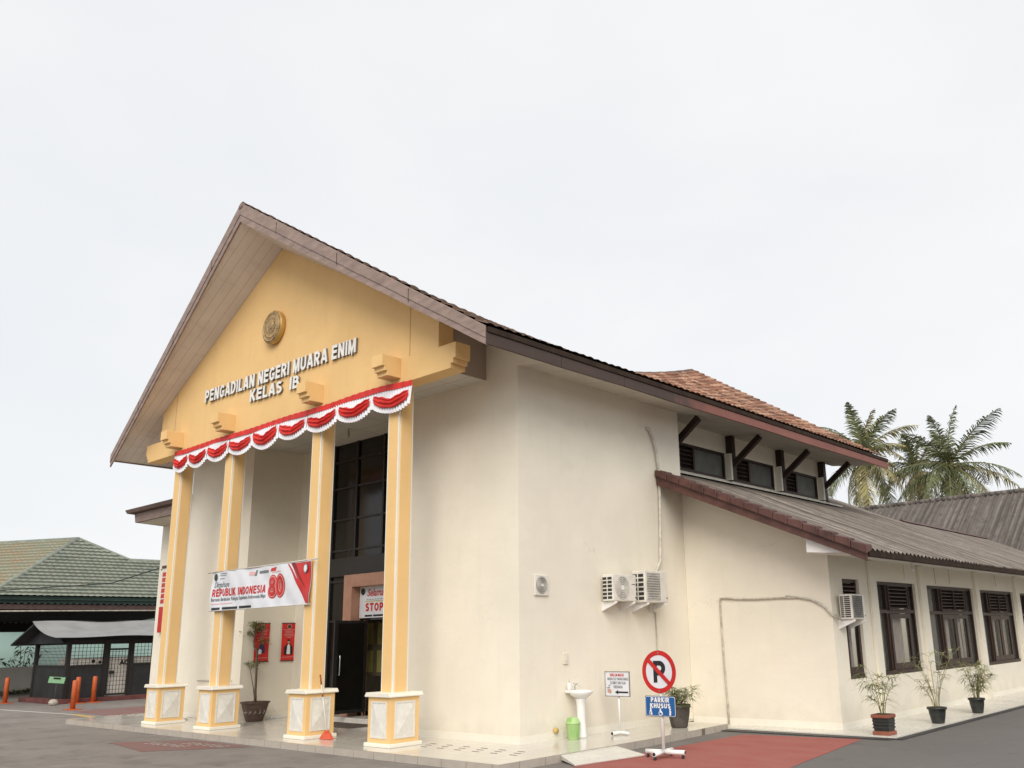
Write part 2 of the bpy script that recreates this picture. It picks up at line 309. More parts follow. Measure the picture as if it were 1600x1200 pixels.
# ------------------------------------------------------------ mesh helpers
class MB:
    def __init__(s): s.v = []; s.f = []; s.uv = None; s.sm = []
    def add(s, vs, fs, smooth=False, uvs=None):
        o = len(s.v); s.v += [tuple(v) for v in vs]; s.f += [tuple(i+o for i in f) for f in fs]; s.sm += [smooth]*len(fs)
        if uvs is not None:
            if s.uv is None: s.uv = {}
            for i, u in enumerate(uvs): s.uv[o+i] = u
        return s
    def poly(s, *p): return s.add(p, [tuple(range(len(p)))])
    def box(s, x0, x1, y0, y1, z0, z1):
        return s.add([(x0,y0,z0),(x1,y0,z0),(x1,y1,z0),(x0,y1,z0),(x0,y0,z1),(x1,y0,z1),(x1,y1,z1),(x0,y1,z1)],
                     [(0,3,2,1),(4,5,6,7),(0,1,5,4),(1,2,6,5),(2,3,7,6),(3,0,4,7)])
    def hexa(s, p): return s.add(p, [(0,3,2,1),(4,5,6,7),(0,1,5,4),(1,2,6,5),(2,3,7,6),(3,0,4,7)])
    def bar(s, a, b, w, h, upv=(0, 0, 1)):
        a, b = Vector(a), Vector(b); d = (b-a).normalized(); u = Vector(upv); x = d.cross(u)
        if x.length < 1e-4: x = d.cross(Vector((0, 1, 0)))
        x.normalize(); y = x.cross(d)
        q = [a-x*w/2-y*h/2, a+x*w/2-y*h/2, a+x*w/2+y*h/2, a-x*w/2+y*h/2]
        return s.hexa(q+[p+(b-a) for p in q])
    def prism(s, pts, ax, a0, a1):
        def mk(p, t):
            l = list(p); l.insert(ax, t); return tuple(l)
        n = len(pts); v = [mk(p, a0) for p in pts]+[mk(p, a1) for p in pts]
        return s.add(v, [tuple(range(n)), tuple(range(2*n-1, n-1, -1))]+[(i, (i+1) % n, n+(i+1) % n, n+i) for i in range(n)])
    def tube(s, path, r, n=8, cap=True):
        P = [Vector(p) for p in path]; rs = r if isinstance(r, (list, tuple)) else [r]*len(P)
        vs = []; prev = None
        for i, p in enumerate(P):
            d = (P[min(i+1, len(P)-1)]-P[max(i-1, 0)]).normalized()
            if prev is None:
                a = Vector((0, 0, 1)) if abs(d.z) < .9 else Vector((1, 0, 0)); x = d.cross(a).normalized()
            else:
                x = prev-d*prev.dot(d); x.normalize()
            prev = x; y = d.cross(x)
            for k in range(n):
                t = 2*math.pi*k/n; vs.append(p+(x*math.cos(t)+y*math.sin(t))*rs[i])
        fs = [(i*n+k, i*n+(k+1) % n, (i+1)*n+(k+1) % n, (i+1)*n+k) for i in range(len(P)-1) for k in range(n)]
        s.add(vs, fs, True)
        if cap:
            m = len(P); o = len(s.v)-m*n
            s.f += [tuple(o+k for k in range(n)), tuple(o+(m-1)*n+k for k in range(n-1, -1, -1))]; s.sm += [False, False]
        return s
    def lathe(s, prof, c=(0, 0, 0), n=24, sx=1, sy=1, smooth=True):
        vs = [(c[0]+r*sx*math.cos(2*math.pi*k/n), c[1]+r*sy*math.sin(2*math.pi*k/n), c[2]+z) for r, z in prof for k in range(n)]
        fs = [(i*n+k, i*n+(k+1) % n, (i+1)*n+(k+1) % n, (i+1)*n+k) for i in range(len(prof)-1) for k in range(n)]
        s.add(vs, fs, smooth); o = len(s.v)-len(vs)
        if prof[0][0] > 1e-4: s.f.append(tuple(o+k for k in range(n-1, -1, -1))); s.sm.append(False)
        if prof[-1][0] > 1e-4: s.f.append(tuple(o+(len(prof)-1)*n+k for k in range(n))); s.sm.append(False)
        return s
    def patch(s, fn, us, vs_, smooth=False, uvfn=None):
        nu, nv = len(us), len(vs_)
        pts = [fn(u, v) for v in vs_ for u in us]
        fs = [(j*nu+i, j*nu+i+1, (j+1)*nu+i+1, (j+1)*nu+i) for j in range(nv-1) for i in range(nu-1)]
        return s.add(pts, fs, smooth, [uvfn(u, v) for v in vs_ for u in us] if uvfn else None)
    def disc(s, c, r, ax=1, n=32, r0=0., t=0.004, sx=1., a0=0, a1=360):
        # flat ring or disc facing along -axis (y) or +axis (x), with thickness t
        pts = []
        full = abs(a1-a0) >= 360
        m = n if full else n+1
        def P(rr, k, d):
            a = R(a0)+(R(a1)-R(a0))*k/n; u, z = rr*math.cos(a)*sx, rr*math.sin(a)
            return (c[0]+u, c[1]+d, c[2]+z) if ax == 1 else (c[0]+d, c[1]+u, c[2]+z)
        v = [P(r, k, 0) for k in range(m)]+[P(r, k, t) for k in range(m)]+[P(r0, k, 0) for k in range(m)]+[P(r0, k, t) for k in range(m)]
        f = []
        for k in range(n):
            j = (k+1) % m
            f += [(k, j, m+j, m+k), (k, 2*m+k, 2*m+j, j), (m+k, m+j, 3*m+j, 3*m+k)]
            if r0 > 1e-5: f.append((2*m+k, 3*m+k, 3*m+j, 2*m+j))
        return s.add(v, f)
    def text(s, body, size, origin, ux, uz, thick=.004, bold=0., align='LEFT', width=None, shear=0., bend=None, sp=1.):
        c = bpy.data.curves.new('t', 'FONT'); c.body = body; c.size = size; c.extrude = thick/2; c.offset = bold; c.align_x = align; c.resolution_u = 3; c.shear = shear; c.space_character = sp
        o = bpy.data.objects.new('t', c); col.objects.link(o)
        dg = bpy.context.evaluated_depsgraph_get(); me = o.evaluated_get(dg).to_mesh()
        vs = [v.co.copy() for v in me.vertices]; fs = [tuple(p.vertices) for p in me.polygons]
        o.to_mesh_clear(); bpy.data.objects.remove(o); bpy.data.curves.remove(c)
        if not vs: return s
        if width:
            x0 = min(v.x for v in vs); x1 = max(v.x for v in vs); k = width/(x1-x0)
            base = x0 if align == 'LEFT' else (x0+x1)/2
            for v in vs: v.x = (v.x-base)*k
        O, X, Z = Vector(origin), Vector(ux), Vector(uz); Y = X.cross(Z)      # Y points into the wall
        q = [O+X*v.x+Z*v.y-Y*v.z for v in vs]
        if bend: q = [bend(p) for p in q]
        return s.add(q, fs)
    def build(s, name, mat, parent=None, bevel=0, recalc=True, origin=None, seg=2):
        me = bpy.data.meshes.new(name)
        off = Vector(origin) if origin else Vector((0, 0, 0))
        me.from_pydata([Vector(v)-off for v in s.v], [], s.f); me.update()
        if s.uv is not None:
            ul = me.uv_layers.new(name='UVMap')
            for lp in me.loops: ul.data[lp.index].uv = s.uv.get(lp.vertex_index, (0, 0))
        for p, k in zip(me.polygons, s.sm): p.use_smooth = k
        if recalc:
            b = bmesh.new(); b.from_mesh(me); bmesh.ops.recalc_face_normals(b, faces=b.faces); b.to_mesh(me); b.free()
        me.materials.append(MT[mat] if isinstance(mat, str) else mat)
        o = bpy.data.objects.new(name, me); col.objects.link(o); o.location = off
        if parent is not None:
            o.parent = parent; o.location = off
        if bevel:
            md = o.modifiers.new('bevel', 'BEVEL'); md.width = bevel; md.segments = seg; md.limit_method = 'ANGLE'; md.angle_limit = R(40)
        return o
def tag(o, label, cat, group=None, kind=None):
    o['label'] = label; o['category'] = cat
    if group: o['group'] = group
    if kind: o['kind'] = kind
    return o
def thing(name, label, cat, loc=(0, 0, 0), group=None, rz=0):
    o = bpy.data.objects.new(name, None); col.objects.link(o); o.location = loc; o.rotation_euler.z = rz; o.empty_display_size = .2
    return tag(o, label, cat, group)
def struct(o):
    o['kind'] = 'structure'; return o
def copy_tree(o, parent=None):
    c = o.copy(); col.objects.link(c)
    if parent is not None: c.parent = parent
    for ch in list(o.children): copy_tree(ch, c)
    return c
def lin(a, b, n): return [a+(b-a)*i/n for i in range(n+1)]
def lerp(a, b, t): return a+(b-a)*t
def wall_holes(mb, X, t, u0, u1, z0, z1, rects, swap=False):
    """wall in the plane x=X (or y=X if swap), thickness t going the negative way (positive for swap), with rectangular holes"""
    us = sorted({u0, u1, *[r[0] for r in rects], *[r[1] for r in rects]}); zs = sorted({z0, z1, *[r[2] for r in rects], *[r[3] for r in rects]})
    inside = lambda u, z: any(r[0] < u < r[1] and r[2] < z < r[3] for r in rects)
    P = (lambda d, u, z: (u, X+d, z)) if swap else (lambda d, u, z: (X-d, u, z))
    for i in range(len(us)-1):
        for j in range(len(zs)-1):
            if inside((us[i]+us[i+1])/2, (zs[j]+zs[j+1])/2): continue
            for d in (0, t): mb.poly(P(d, us[i], zs[j]), P(d, us[i+1], zs[j]), P(d, us[i+1], zs[j+1]), P(d, us[i], zs[j+1]))
    for r in rects+[(u0, u1, z0, z1)]:
        c = [(r[0], r[2]), (r[1], r[2]), (r[1], r[3]), (r[0], r[3])]
        for k in range(4):
            a, b = c[k], c[(k+1) % 4]; mb.poly(P(0, *a), P(0, *b), P(t, *b), P(t, *a))

# ------------------------------------------------------------ block capitals, drawn as bars
def arc(cx, cz, rx, rz, a0, a1, n=10): return [(cx+rx*math.cos(R(lerp(a0, a1, i/n))), cz+rz*math.sin(R(lerp(a0, a1, i/n)))) for i in range(n+1)]
def glyphs(t):
    h = t/2; W = .72; T1 = 1-h; r = W-h; q = 1e-3
    m_ = .52
    bowl = lambda top, bot, right: [(h, top), (right-(top-bot)/2, top)]+arc(right-(top-bot)/2, (top+bot)/2, (top-bot)/2, (top-bot)/2, 90, -90, 10)+[(h, bot)]
    G_ = {
     'P': (.70, [[(h,0),(h,1)], bowl(T1, .44, .70-h)]),
     'R': (.74, [[(h,0),(h,1)], bowl(T1, .46, .70-h), [(.36,.46),(.72-h*.9,0)]]),
     'B': (.73, [[(h,0),(h,1)], bowl(T1, .53, .66-h), bowl(.53, h, .73-h)]),
     'D': (.75, [[(h,0),(h,1)], [(h,T1),(.30,T1)]+arc(.30, .5, .45-h, .5-h, 90, -90, 14)+[(h,h)]]),
     'E': (.66, [[(h,0),(h,1)], [(h,T1),(.66,T1)], [(h,.52),(.62,.52)], [(h,h),(.66,h)]]),
     'L': (.62, [[(h,0),(h,1)], [(h,h),(.62,h)]]),
     'I': (t, [[(h,0),(h,1)]]),
     'N': (.74, [[(h,0),(h,1)], [(.74-h,0),(.74-h,1)], [(h*1.1,.98),(.74-h*1.1,.02)]]),
     'M': (.88, [[(h,0),(h,1)], [(.88-h,0),(.88-h,1)], [(h*1.2,.97),(.44,.06),(.88-h*1.2,.97)]]),
     'A': (.80, [[(h*.9,0),(.40-h*.25,1)], [(.80-h*.9,0),(.40+h*.25,1)], [(.20,.28),(.60,.28)]]),
     'U': (.73, [[(h,1),(h,.36)]+arc(.365, .36, .365-h, .36-h, 180, 360, 14)+[(.73-h,1)]]),
     'K': (.76, [[(h,0),(h,1)], [(h,.36),(.70-h*.6,1)], [(.30,.58),(.75-h*.9,0)]]),
     'S': (.68, [arc(.34, .745, .34-h, .255-h, 20, 270, 12)+arc(.34, .27, .34-h, .27-h, 90, -165, 14)[1:] if False else arc(.34, .735, .34-h, .265-h, 25, 200, 10)+[(.20,.565),(.48,.455)]+arc(.34, .275, .34-h, .275-h, 25, -160, 12)]),
     'G': (.78, [arc(.40, .5, .40-h, .5-h, 40, 330, 20)+[(.78-h,.28),(.78-h,.46)], [(.44,.44),(.78,.44)]]),
     'O': (.80, [arc(.40, .5, .40-h, .5-h, 0, 360, 26)]),
     'T': (.68, [[(.34,0),(.34,1)], [(0,T1),(.68,T1)]]),
     'C': (.76, [arc(.39, .5, .39-h, .5-h, 42, 318, 18)]),
     'H': (.73, [[(h,0),(h,1)], [(.73-h,0),(.73-h,1)], [(h,.52),(.73-h,.52)]]),
     'Y': (.74, [[(.37,0),(.37,.46)], [(h*.8,1),(.37,.44),(.74-h*.8,1)]]),
    }
    return G_
def block_text(m, body, cap, origin, ux, uz, width, weight=.21, gap=.13, space=.38, thick=.004, align='LEFT', bend=None):
    gl_ = glyphs(weight); x = 0; out_ = []
    for ch in body:
        if ch == ' ': x += space; continue
        w_, st = gl_[ch]; out_.append((x, st)); x += w_+gap
    tot_ = x-gap; kx = width/(tot_*cap)
    O, X, Z = Vector(origin), Vector(ux), Vector(uz); Y = X.cross(Z)
    x00 = 0 if align == 'LEFT' else -width/2
    for gx_, strokes in out_:
        for si, p in enumerate(strokes):
            closed = (Vector(p[0])-Vector(p[-1])).length < 1e-6; n = len(p) - (1 if closed else 0)
            Lf, Rt = [], []
            for i in range(n):
                a = Vector(p[(i-1) % n] if (closed or i > 0) else p[i]); b = Vector(p[i]); c = Vector(p[(i+1) % n] if (closed or i < n-1) else p[i])
                d1 = (b-a) if (b-a).length > 1e-9 else (c-b); d2 = (c-b) if (c-b).length > 1e-9 else d1
                d1 = d1.normalized(); d2 = d2.normalized(); n1 = Vector((-d1.y, d1.x)); n2 = Vector((-d2.y, d2.x)); mv = n1+n2
                mv = mv.normalized() if mv.length > 1e-6 else n1
                s_ = weight/2/max(.45, mv.dot(n1)); Lf.append(b+mv*s_); Rt.append(b-mv*s_)
            f = -thick-.003*si*cap/.3; bk = 0
            vs = []
            for q in (Lf, Rt):
                for dd in (f, bk):
                    for v in q:
                        P = O+X*(x00+(gx_+v.x)*cap*kx)+Z*(v.y*cap)-Y*dd
                        vs.append(bend(P) if bend else P)
            idx = lambda s, d, i: s*2*n+d*n+i % n
            fs = []
            for i in range(n if closed else n-1):
                fs += [(idx(0,0,i), idx(0,0,i+1), idx(1,0,i+1), idx(1,0,i)), (idx(0,1,i), idx(0,1,i+1), idx(1,1,i+1), idx(1,1,i)), (idx(0,0,i), idx(0,0,i+1), idx(0,1,i+1), idx(0,1,i)), (idx(1,0,i), idx(1,0,i+1), idx(1,1,i+1), idx(1,1,i))]
            if not closed:
                for i in (0, n-1): fs.append((idx(0,0,i), idx(1,0,i), idx(1,1,i), idx(0,1,i)))
            m.add(vs, fs)
    return m

# ------------------------------------------------------------ ground, paving, paint
G = -.127
XC, W2 = -6.71, 13.42
m = MB()
gx = [-400, -120] + lin(-60, 20, 16) + [60, 400]; gy = [-300, -60] + lin(-30, 40, 14) + [90, 500]
m.patch(lambda u, v: (u, v, G), gx, gy)
struct(m.build('ground', 'asphalt'))
m = MB().poly((2.0,-.9,G+.004),(5.3,-1.35,G+.004),(4.42,4.72,G+.004),(2.06,4.35,G+.004)); struct(m.build('red_parking_bay', 'redbay'))
m = MB().poly((-9.15,-3.45,G+.004),(-6.7,-3.85,G+.004),(-5.4,-2.2,G+.004),(-7.7,-2.2,G+.004)); struct(m.build('red_painted_patch', 'redworn'))
m = MB()
random.seed(3)
for row, (x0, y0, n) in enumerate([(-8.15, -3.15, 6), (-7.35, -2.72, 6)]):
    for k in range(n):
        x = x0+k*.25; y = y0+.02*k
        for q in range(3):
            a = random.uniform(-.05, .05)
            m.poly(*[(x+dx+a, y+dy+.09*q, G+.008) for dx, dy in ((0, 0), (.15, .01), (.16, .05), (.01, .045))])
struct(m.build('painted_marks', 'whiteline'))
m = MB().poly((-28,-1.35,G+.004),(-18.9,-.62,G+.004),(-18.9,-.47,G+.004),(-28,-1.15,G+.004)); struct(m.build('white_line', 'whiteline'))
m = MB().poly((-18.9,-.66,G+.005),(-15.6,-.95,G+.005),(-15.6,-.70,G+.005),(-18.9,-.42,G+.005)); struct(m.build('yellow_line', 'yellowline'))
m = MB().poly((-20.5,.0,G+.004),(-15.5,-.4,G+.004),(-15.5,3.4,G+.004),(-20.5,2.8,G+.004)); struct(m.build('red_painted_ground', 'redworn'))
# porch platform
px0, px1, py0 = -15.446, 1.545, -2.052
m = MB()
m.poly((px0,py0,0),(px1,py0,0),(px1,1.9,0),(px0,1.9,0)).poly((-.3,1.9,0),(px1,1.9,0),(1.33,4.78,0),(-.3,4.78,0)).poly((-.3,4.78,0),(1.33,4.78,0),(1.33,4.98,0),(-.3,4.98,0))
struct(m.build('porch_paving', 'porch'))
m = MB()
m.box(px0-.0, px1, py0, py0+.06, G-.05, -.002).prism([(px1-.06,py0+.06),(px1,py0+.06),(px1,1.9),(1.33,4.98),(1.27,4.98),(px1-.06,1.9)], 2, G-.05, -.002).box(-.02, 1.27, 4.92, 4.98, G-.05, -.002).box(px0, px0+.06, py0+.06, 1.9, G-.05, -.002)
struct(m.build('porch_edge', 'edge'))
m = MB()
for k in range(12):                                                 # grey dashes let into the floor along the front wall
    bx = 1.0-k*.46
    for q in range(3): m.box(bx-.10*q-.16, bx-.10*q, -1.12+.2*q, -1.105+.2*q+.012, .0005, .004)
struct(m.build('floor_dashes', 'greydash'))
m = MB()
random.seed(5)
for k in range(34):
    bx = random.uniform(-15.1, -11.6); by = random.uniform(-.6, .0)
    m.box(bx, bx+.16, by, by+.05, .0005, .005)
for k in range(5): m.box(-9.3+k*.5, -9.1+k*.5, -.3+.05*k, -.26+.05*k, .0005, .004)
for k in range(5): m.box(-4.1+k*.14-.9, -3.95+k*.14-.9, .15+.12*k, .18+.12*k, .0005, .004)
struct(m.build('floor_tile_inlay', 'whiteline'))
# wing walkway, with its dark kerb
m = MB(); m.box(.02, 4.97, 4.985, 30, -.2, -.082); struct(m.build('walkway', 'walk'))
m = MB(); m.prism([(1.36,4.98),(4.96,4.98),(4.9,4.74),(1.36,4.66)], 2, G-.05, -.105); m.box(4.975, 5.12, 4.9, 30, G-.05, -.105); struct(m.build('walkway_kerb', 'blacktile'))

# ------------------------------------------------------------ the court building
B = thing('court_building', 'cream court building with yellow gabled portico, four columns and tiled roof', 'building')
EV = lambda v: Vector((1.13, lerp(-1.94, 16.1, v), 7.26))
DIP = 1.5
def GV(v): return Vector((XC, lerp(-2.6, 17.0, v), 12.2-DIP*(1-(2*v-1)**2)))
def RF(s, v, side=1):
    p = EV(v).lerp(GV(v), s); p.z -= .18*math.sin(math.pi*s)*min(1, 6*v*(1-v))
    if side < 0: p.x = 2*XC-p.x
    return p
def soff(s): return .14+.31*s
def roof_under_z(x, y):
    xx = x if x > XC else 2*XC-x
    s = (1.13-xx)/(1.13-XC); v = (y-lerp(-1.94, -2.6, s))/(lerp(16.1, 17.0, s)-lerp(-1.94, -2.6, s))
    return RF(s, v).z-soff(s)
# tiled slopes
def roof_patch(side, nrow, ncol):
    us = []
    for c in range(ncol):
        for k in range(4): us.append((c+k/4)/ncol)
    us.append(1.)
    vv = []
    for r in range(nrow): vv += [(r+.001)/nrow, (r+.5)/nrow, (r+.999)/nrow]
    def fn(u, s):
        p = RF(s, u, side); fr = s*nrow-math.floor(s*nrow); cu = u*ncol
        r = math.floor(s*nrow); j = noise.noise((math.floor(cu)*.7, r*.9, side))*.018
        p.z += .015+.05*(1-fr)+.028*abs(math.sin(math.pi*cu))+j
        p.x += side*.02
        return p
    return MB().patch(fn, us, vv, False, lambda u, s: (u*ncol+.001, s*nrow))
roof_patch(1, 28, 78).build('roof_slope', 'clay', B, recalc=False)
roof_patch(-1, 22, 60).build('roof_slope', 'clay_far', B, recalc=False)
MB().tube([GV(v)+Vector((0, 0, -.035+.012*(i % 2))) for i, v in enumerate(lin(-.001, .995, 60))], .11, 10).build('ridge_cap', 'clay_far', B)
# roof body under the tiles
m = MB()
for side in (1, -1):
    m.patch(lambda u, s: RF(s, u, side)-Vector((0, 0, .015)), lin(0.004, .996, 24), lin(0, 1, 12))
m.build('roof_deck', 'fascia_dark', B)
# soffit of the gable overhang
for side in (1, -1):
    m = MB()
    def fs(y, s, side=side):
        v0 = lerp(-1.94, -2.6, s); v1 = lerp(16.1, 17.0, s)
        p = RF(s, (lerp(v0+.03, 0.0, y)-v0)/(v1-v0), side); p.z -= soff(s); return p
    m.patch(fs, lin(0, 1, 8), lin(0.0, 1, 20)).build('gable_soffit', 'soffit_slat', B)
# barge boards (two boards, the lower one set back)
def board(side, s0, s1, t0, t1, y0, y1):
    m = MB(); n = 14
    for i in range(n):
        a, b = lerp(s0, s1, i/n), lerp(s0, s1, (i+1)/n); q = []
        for y in (y0, y1):
            for s, t in ((a, t1), (b, t1), (b, t0), (a, t0)):
                P = EV(0).lerp(GV(0), s); h = lerp(.33, .46, s)
                q.append((P.x if side > 0 else 2*XC-P.x, P.y+y, P.z-h*t+.004*math.sin(i*1.9)))
        m.hexa(q)
    return m
for side in (1, -1):
    o = board(side, 0, 1, -.07, .60, -.03, .012).build('barge_board', 'barge', B, .006)
    board(side, -.0, 1, .605, 1, -.012, .022).build('lower_board', 'barge', o)
for k in range(14):
    for side in (1, -1):
        P = EV(0).lerp(GV(0), .04+.07*k); h = .3
        x = P.x if side > 0 else 2*XC-P.x
        if k % 4 == 3: MB().box(x-.005, x+.005, P.y-.036, P.y-.028, P.z-.28, P.z-.01).build('board_joint', 'fascia_dark', B)
# side fascias
for side, nm in ((1, 'fascia'), (-1, 'barge')):
    X = 1.13 if side > 0 else 2*XC-1.13
    zb_ = 6.95 if side > 0 else 7.10
    m = MB(); ys = lin(-1.94, 16.1, 9); dz = [.0, -.012, .006, -.01, .004, .012, -.006, 0, .01, 0]
    for i in range(9):
        a, b = ys[i], ys[i+1]-.012
        x0, x1 = (X-.03, X+.012) if side > 0 else (X-.012, X+.03)
        m.hexa([(x0,a,zb_+dz[i]),(x1,a,zb_+dz[i]),(x1,b,zb_+dz[i+1]),(x0,b,zb_+dz[i+1]),(x0,a,7.165),(x1,a,7.165),(x1,b,7.165),(x0,b,7.165)])
    o = m.build('eave_fascia', nm, B, .005)
    x0, x1 = (X-.03, X+.035) if side > 0 else (X-.035, X+.03)
    MB().box(x0, x1, -1.9, 16.1, 7.17, 7.275).build('upper_fascia', 'fascia_dark' if side > 0 else 'barge', o, .005)
# level eave soffits (the right one reaches in to the clerestory wall)
m = MB().poly((0,0,7.215),(1.11,0,7.085),(1.11,5.66,7.085),(0,5.66,7.215)).poly((-.75,5.66,7.30),(1.11,5.66,7.085),(1.11,16.05,7.085),(-.75,16.05,7.30))
m.build('eave_soffit', 'soffit', B)
m = MB().poly((2*XC,0,7.215),(2*XC-1.11,0,7.085),(2*XC-1.11,16.05,7.085),(2*XC,16.05,7.215)).build('eave_soffit', 'soffit', B)
for side in (1, -1):
    f = lambda x: x if side > 0 else 2*XC-x
    MB().prism([(f(.0),7.21),(f(1.1),7.08),(f(1.1),7.13),(f(.6),roof_under_z(.6, 0)+.05),(f(0),roof_under_z(0, 0)+.05)], 1, -.012, .0).build('soffit_end', 'wall', B)
# walls
REC0, REC1, GY = -10.02, -3.40, 1.55
def wall_top(x, y): return roof_under_z(x, y)+.12
m = MB()
m.prism([(REC1,0),(0,0),(0,wall_top(0, 0)),(-.9,wall_top(-.9, 0)),(-.9,7.3),(REC1,7.3)], 1, 0, .22)
m.build('front_wall', 'wall', B); m = MB()
m.prism([(2*XC,0),(REC0,0),(REC0,7.3),(2*XC+.9,7.3),(2*XC+.9,wall_top(-.9, 0)),(2*XC,wall_top(0, 0))], 1, 0, .22)
m.build('front_wall', 'wall', B)
MB().box(-.22, 0, .22, 5.66, -.05, 7.26).build('side_wall', 'wall', B)
MB().box(2*XC, 2*XC+.22, .22, 15.5, -.05, 7.26).build('side_wall', 'wall', B)
MB().prism([(2*XC+.22,-.05),(-.75,-.05),(-.75,7.3),(XC,11.4),(2*XC+.22,7.26)], 1, 15.3, 15.5).build('rear_wall', 'wall', B)
MB().box(REC0-.2, REC0, .22, 5.5, -.05, 7.3).build('porch_side_wall', 'wall', B); MB().box(REC1, REC1+.2, .22, 5.5, -.05, 7.3).build('porch_side_wall', 'wall', B)
MB().prism([(REC1+.2,-.014),(.014,-.014),(.014,5.64),(0.001,5.64),(0.001,-.001),(REC1+.2,-.001)], 2, 0, .13).build('plinth', 'trim', B); MB().prism([(2*XC,-.014),(REC0+.014,-.014),(REC0+.014,GY-.06),(REC0+.001,GY-.06),(REC0+.001,-.001),(2*XC,-.001)], 2, 0, .13).build('plinth', 'trim', B)
m = MB().poly((-12.5,-1.08,7.09),(-.92,-1.08,7.09),(-.92,0,7.09),(-12.5,0,7.09)).poly((REC0,0,7.09),(REC1,0,7.09),(REC1,GY+.2,7.09),(REC0,GY+.2,7.09)); m.build('porch_ceiling', 'ceiling', B)
# attic sides
for x0, x1 in ((-.94, -.9), (-12.52, -12.48)):
    x = -.92
    MB().prism([(-1.08,7.095),(0,7.095),(0,wall_top(-.92, 0)),(-1.08,wall_top(-.92, -1.08))], 0, x0, x1).build('attic_side', 'soffit_slat' if False else 'barge_light', B)
# yellow gable wall with its beam and stepped ends
YF, YB = -1.455, -1.08
xr, xl = -.72, -12.52
pts = [(-.36,6.93),(-.36,7.03),(-.29,7.03),(-.29,7.12),(-.22,7.12),(-.22,7.43),(xr,7.43)]
left = [(2*XC-.18-x, z) for x, z in pts]; left[-1] = (xl, 7.43)
top = [(x, roof_under_z(x, YF)+.06) for x in lin(xr, xl, 24)]
MB().prism(pts+top+left[::-1], 1, YF, YB).build('gable_wall', 'yellow', B)
for x in (-1.6, -11.72): MB().box(x-.008, x+.008, YF-.003, YF, 7.45, roof_under_z(x, YF)-.02).build('wall_groove', 'yellow_dark', B)
# columns
PW, PD, CW = .663, .672, .38
cx4 = -1.743-PW/2; cyc = -1.601+PD/2
col_x = [cx4, -4.472-PW/2, -8.307-PW/2, -11.015-PW/2]
n_ = .055; h = CW/2
shaft = [(-h+n_,-h),(h-n_,-h),(h-n_,-h+n_),(h,-h+n_),(h,h-n_),(h-n_,h-n_),(h-n_,h),(-h+n_,h),(-h+n_,h-n_),(-h,h-n_),(-h,-h+n_),(-h+n_,-h+n_)]
c0 = MB().prism(shaft, 2, .93, 6.94).build('column', 'yellow', B, .004)
m = MB()
for sx in (-1, 1):
    for sy in (-1, 1):
        a, b = sorted((sx*(h-n_+.001), sx*(h-.014))); c, d = sorted((sy*(h-n_+.001), sy*(h-.014)))
        m.box(a, b, c, d, .95, 6.94)
m.build('corner_strip', 'trim', c0)
MB().box(-PW/2, PW/2, -PD/2, PD/2, .07, .87).build('pedestal', 'yellow', c0, .004)
MB().box(-PW/2-.05, PW/2+.05, -PD/2-.05, PD/2+.05, 0, .07).build('base_slab', 'trim', c0, .012)
e = .055
MB().prism([(-PW/2-e,.875),(-PW/2-e,.905),(-PW/2-e+.03,.935),(-PW/2-e+.03,.955),(PW/2+e-.03,.955),(PW/2+e-.03,.935),(PW/2+e,.905),(PW/2+e,.875)], 1, -PD/2-e, PD/2+e).build('pedestal_cap', 'trim', c0, .012)
for rot in range(4):
    m = MB(); hw = .205; z0, z1 = .18, .77; D = (PD if rot % 2 == 0 else PW)/2
    T = Matrix.Rotation(rot*math.pi/2, 3, 'Z')
    def q(x, d, z): return T @ Vector((x, -D-d, z))
    for a, b, c, d in ((-hw-.03, hw+.03, z0-.03, z0), (-hw-.03, hw+.03, z1, z1+.03), (-hw-.03, -hw, z0, z1), (hw, hw+.03, z0, z1)):
        m.hexa([q(a,0,c),q(b,0,c),q(b,.012,c),q(a,.012,c),q(a,0,d),q(b,0,d),q(b,.012,d),q(a,.012,d)])
    P = [q(-hw,.002,z0),q(hw,.002,z0),q(hw,.002,z1),q(-hw,.002,z1)]; A = q(0,.038,(z0+z1)/2)
    for k in range(4): m.poly(P[k], P[(k+1) % 4], A)
    m.build('pedestal_panel', 'stone', c0)
c0.location = (col_x[0], cyc, 0)
for x in col_x[1:]:
    c = copy_tree(c0, B); c.location = (x, cyc, 0)
# brackets over the columns
prof = [(YF,7.04),(-1.79,7.04),(-1.79,7.13),(-1.86,7.13),(-1.86,7.22),(-1.93,7.22),(-1.93,7.46),(YF,7.46)]
b0 = MB().prism(prof, 0, -.17, .17).build('bracket', 'yellow', B, .006)
b0.location.x = col_x[0]+.03
for x in col_x[1:]:
    b = b0.copy(); col.objects.link(b); b.parent = B; b.location.x = x+.03
# emblem and lettering
em = MB().lathe([(.40,0),(.42,.02),(.42,.12),(.40,.14)], n=48).build('emblem', 'bronze_rim', B)
m = MB()
m.lathe([(0,.143),(.40,.143),(.402,.1405)], n=48).lathe([(.33,.141),(.34,.165),(.36,.165),(.37,.141)], n=48)
for k in range(12):
    a = 2*math.pi*k/12; m.bar((.10*math.cos(a), .10*math.sin(a)+.04, .150), (.17*math.cos(a), .17*math.sin(a)+.04, .146), .045, .02)
m.lathe([(.11,.1405),(.10,.165),(.06,.175),(0,.178)], (0, .04, 0), 20).lathe([(.185,.1405),(.19,.155),(.20,.155),(.205,.1405)], (0, .04, 0), 28)
for k in range(22):
    a = math.pi*(1.12+.76*k/21); r = .26+.02*(k % 2); m.lathe([(.03,.1405),(.02,.158),(0,.162)], (r*math.cos(a), r*math.sin(a)+.02, 0), 6)
for k in range(40):
    a = 2*math.pi*k/40; m.lathe([(.014,.1405),(.01,.156),(0,.158)], (.385*math.cos(a), .385*math.sin(a), 0), 6)
m.build('relief', 'bronze', em)
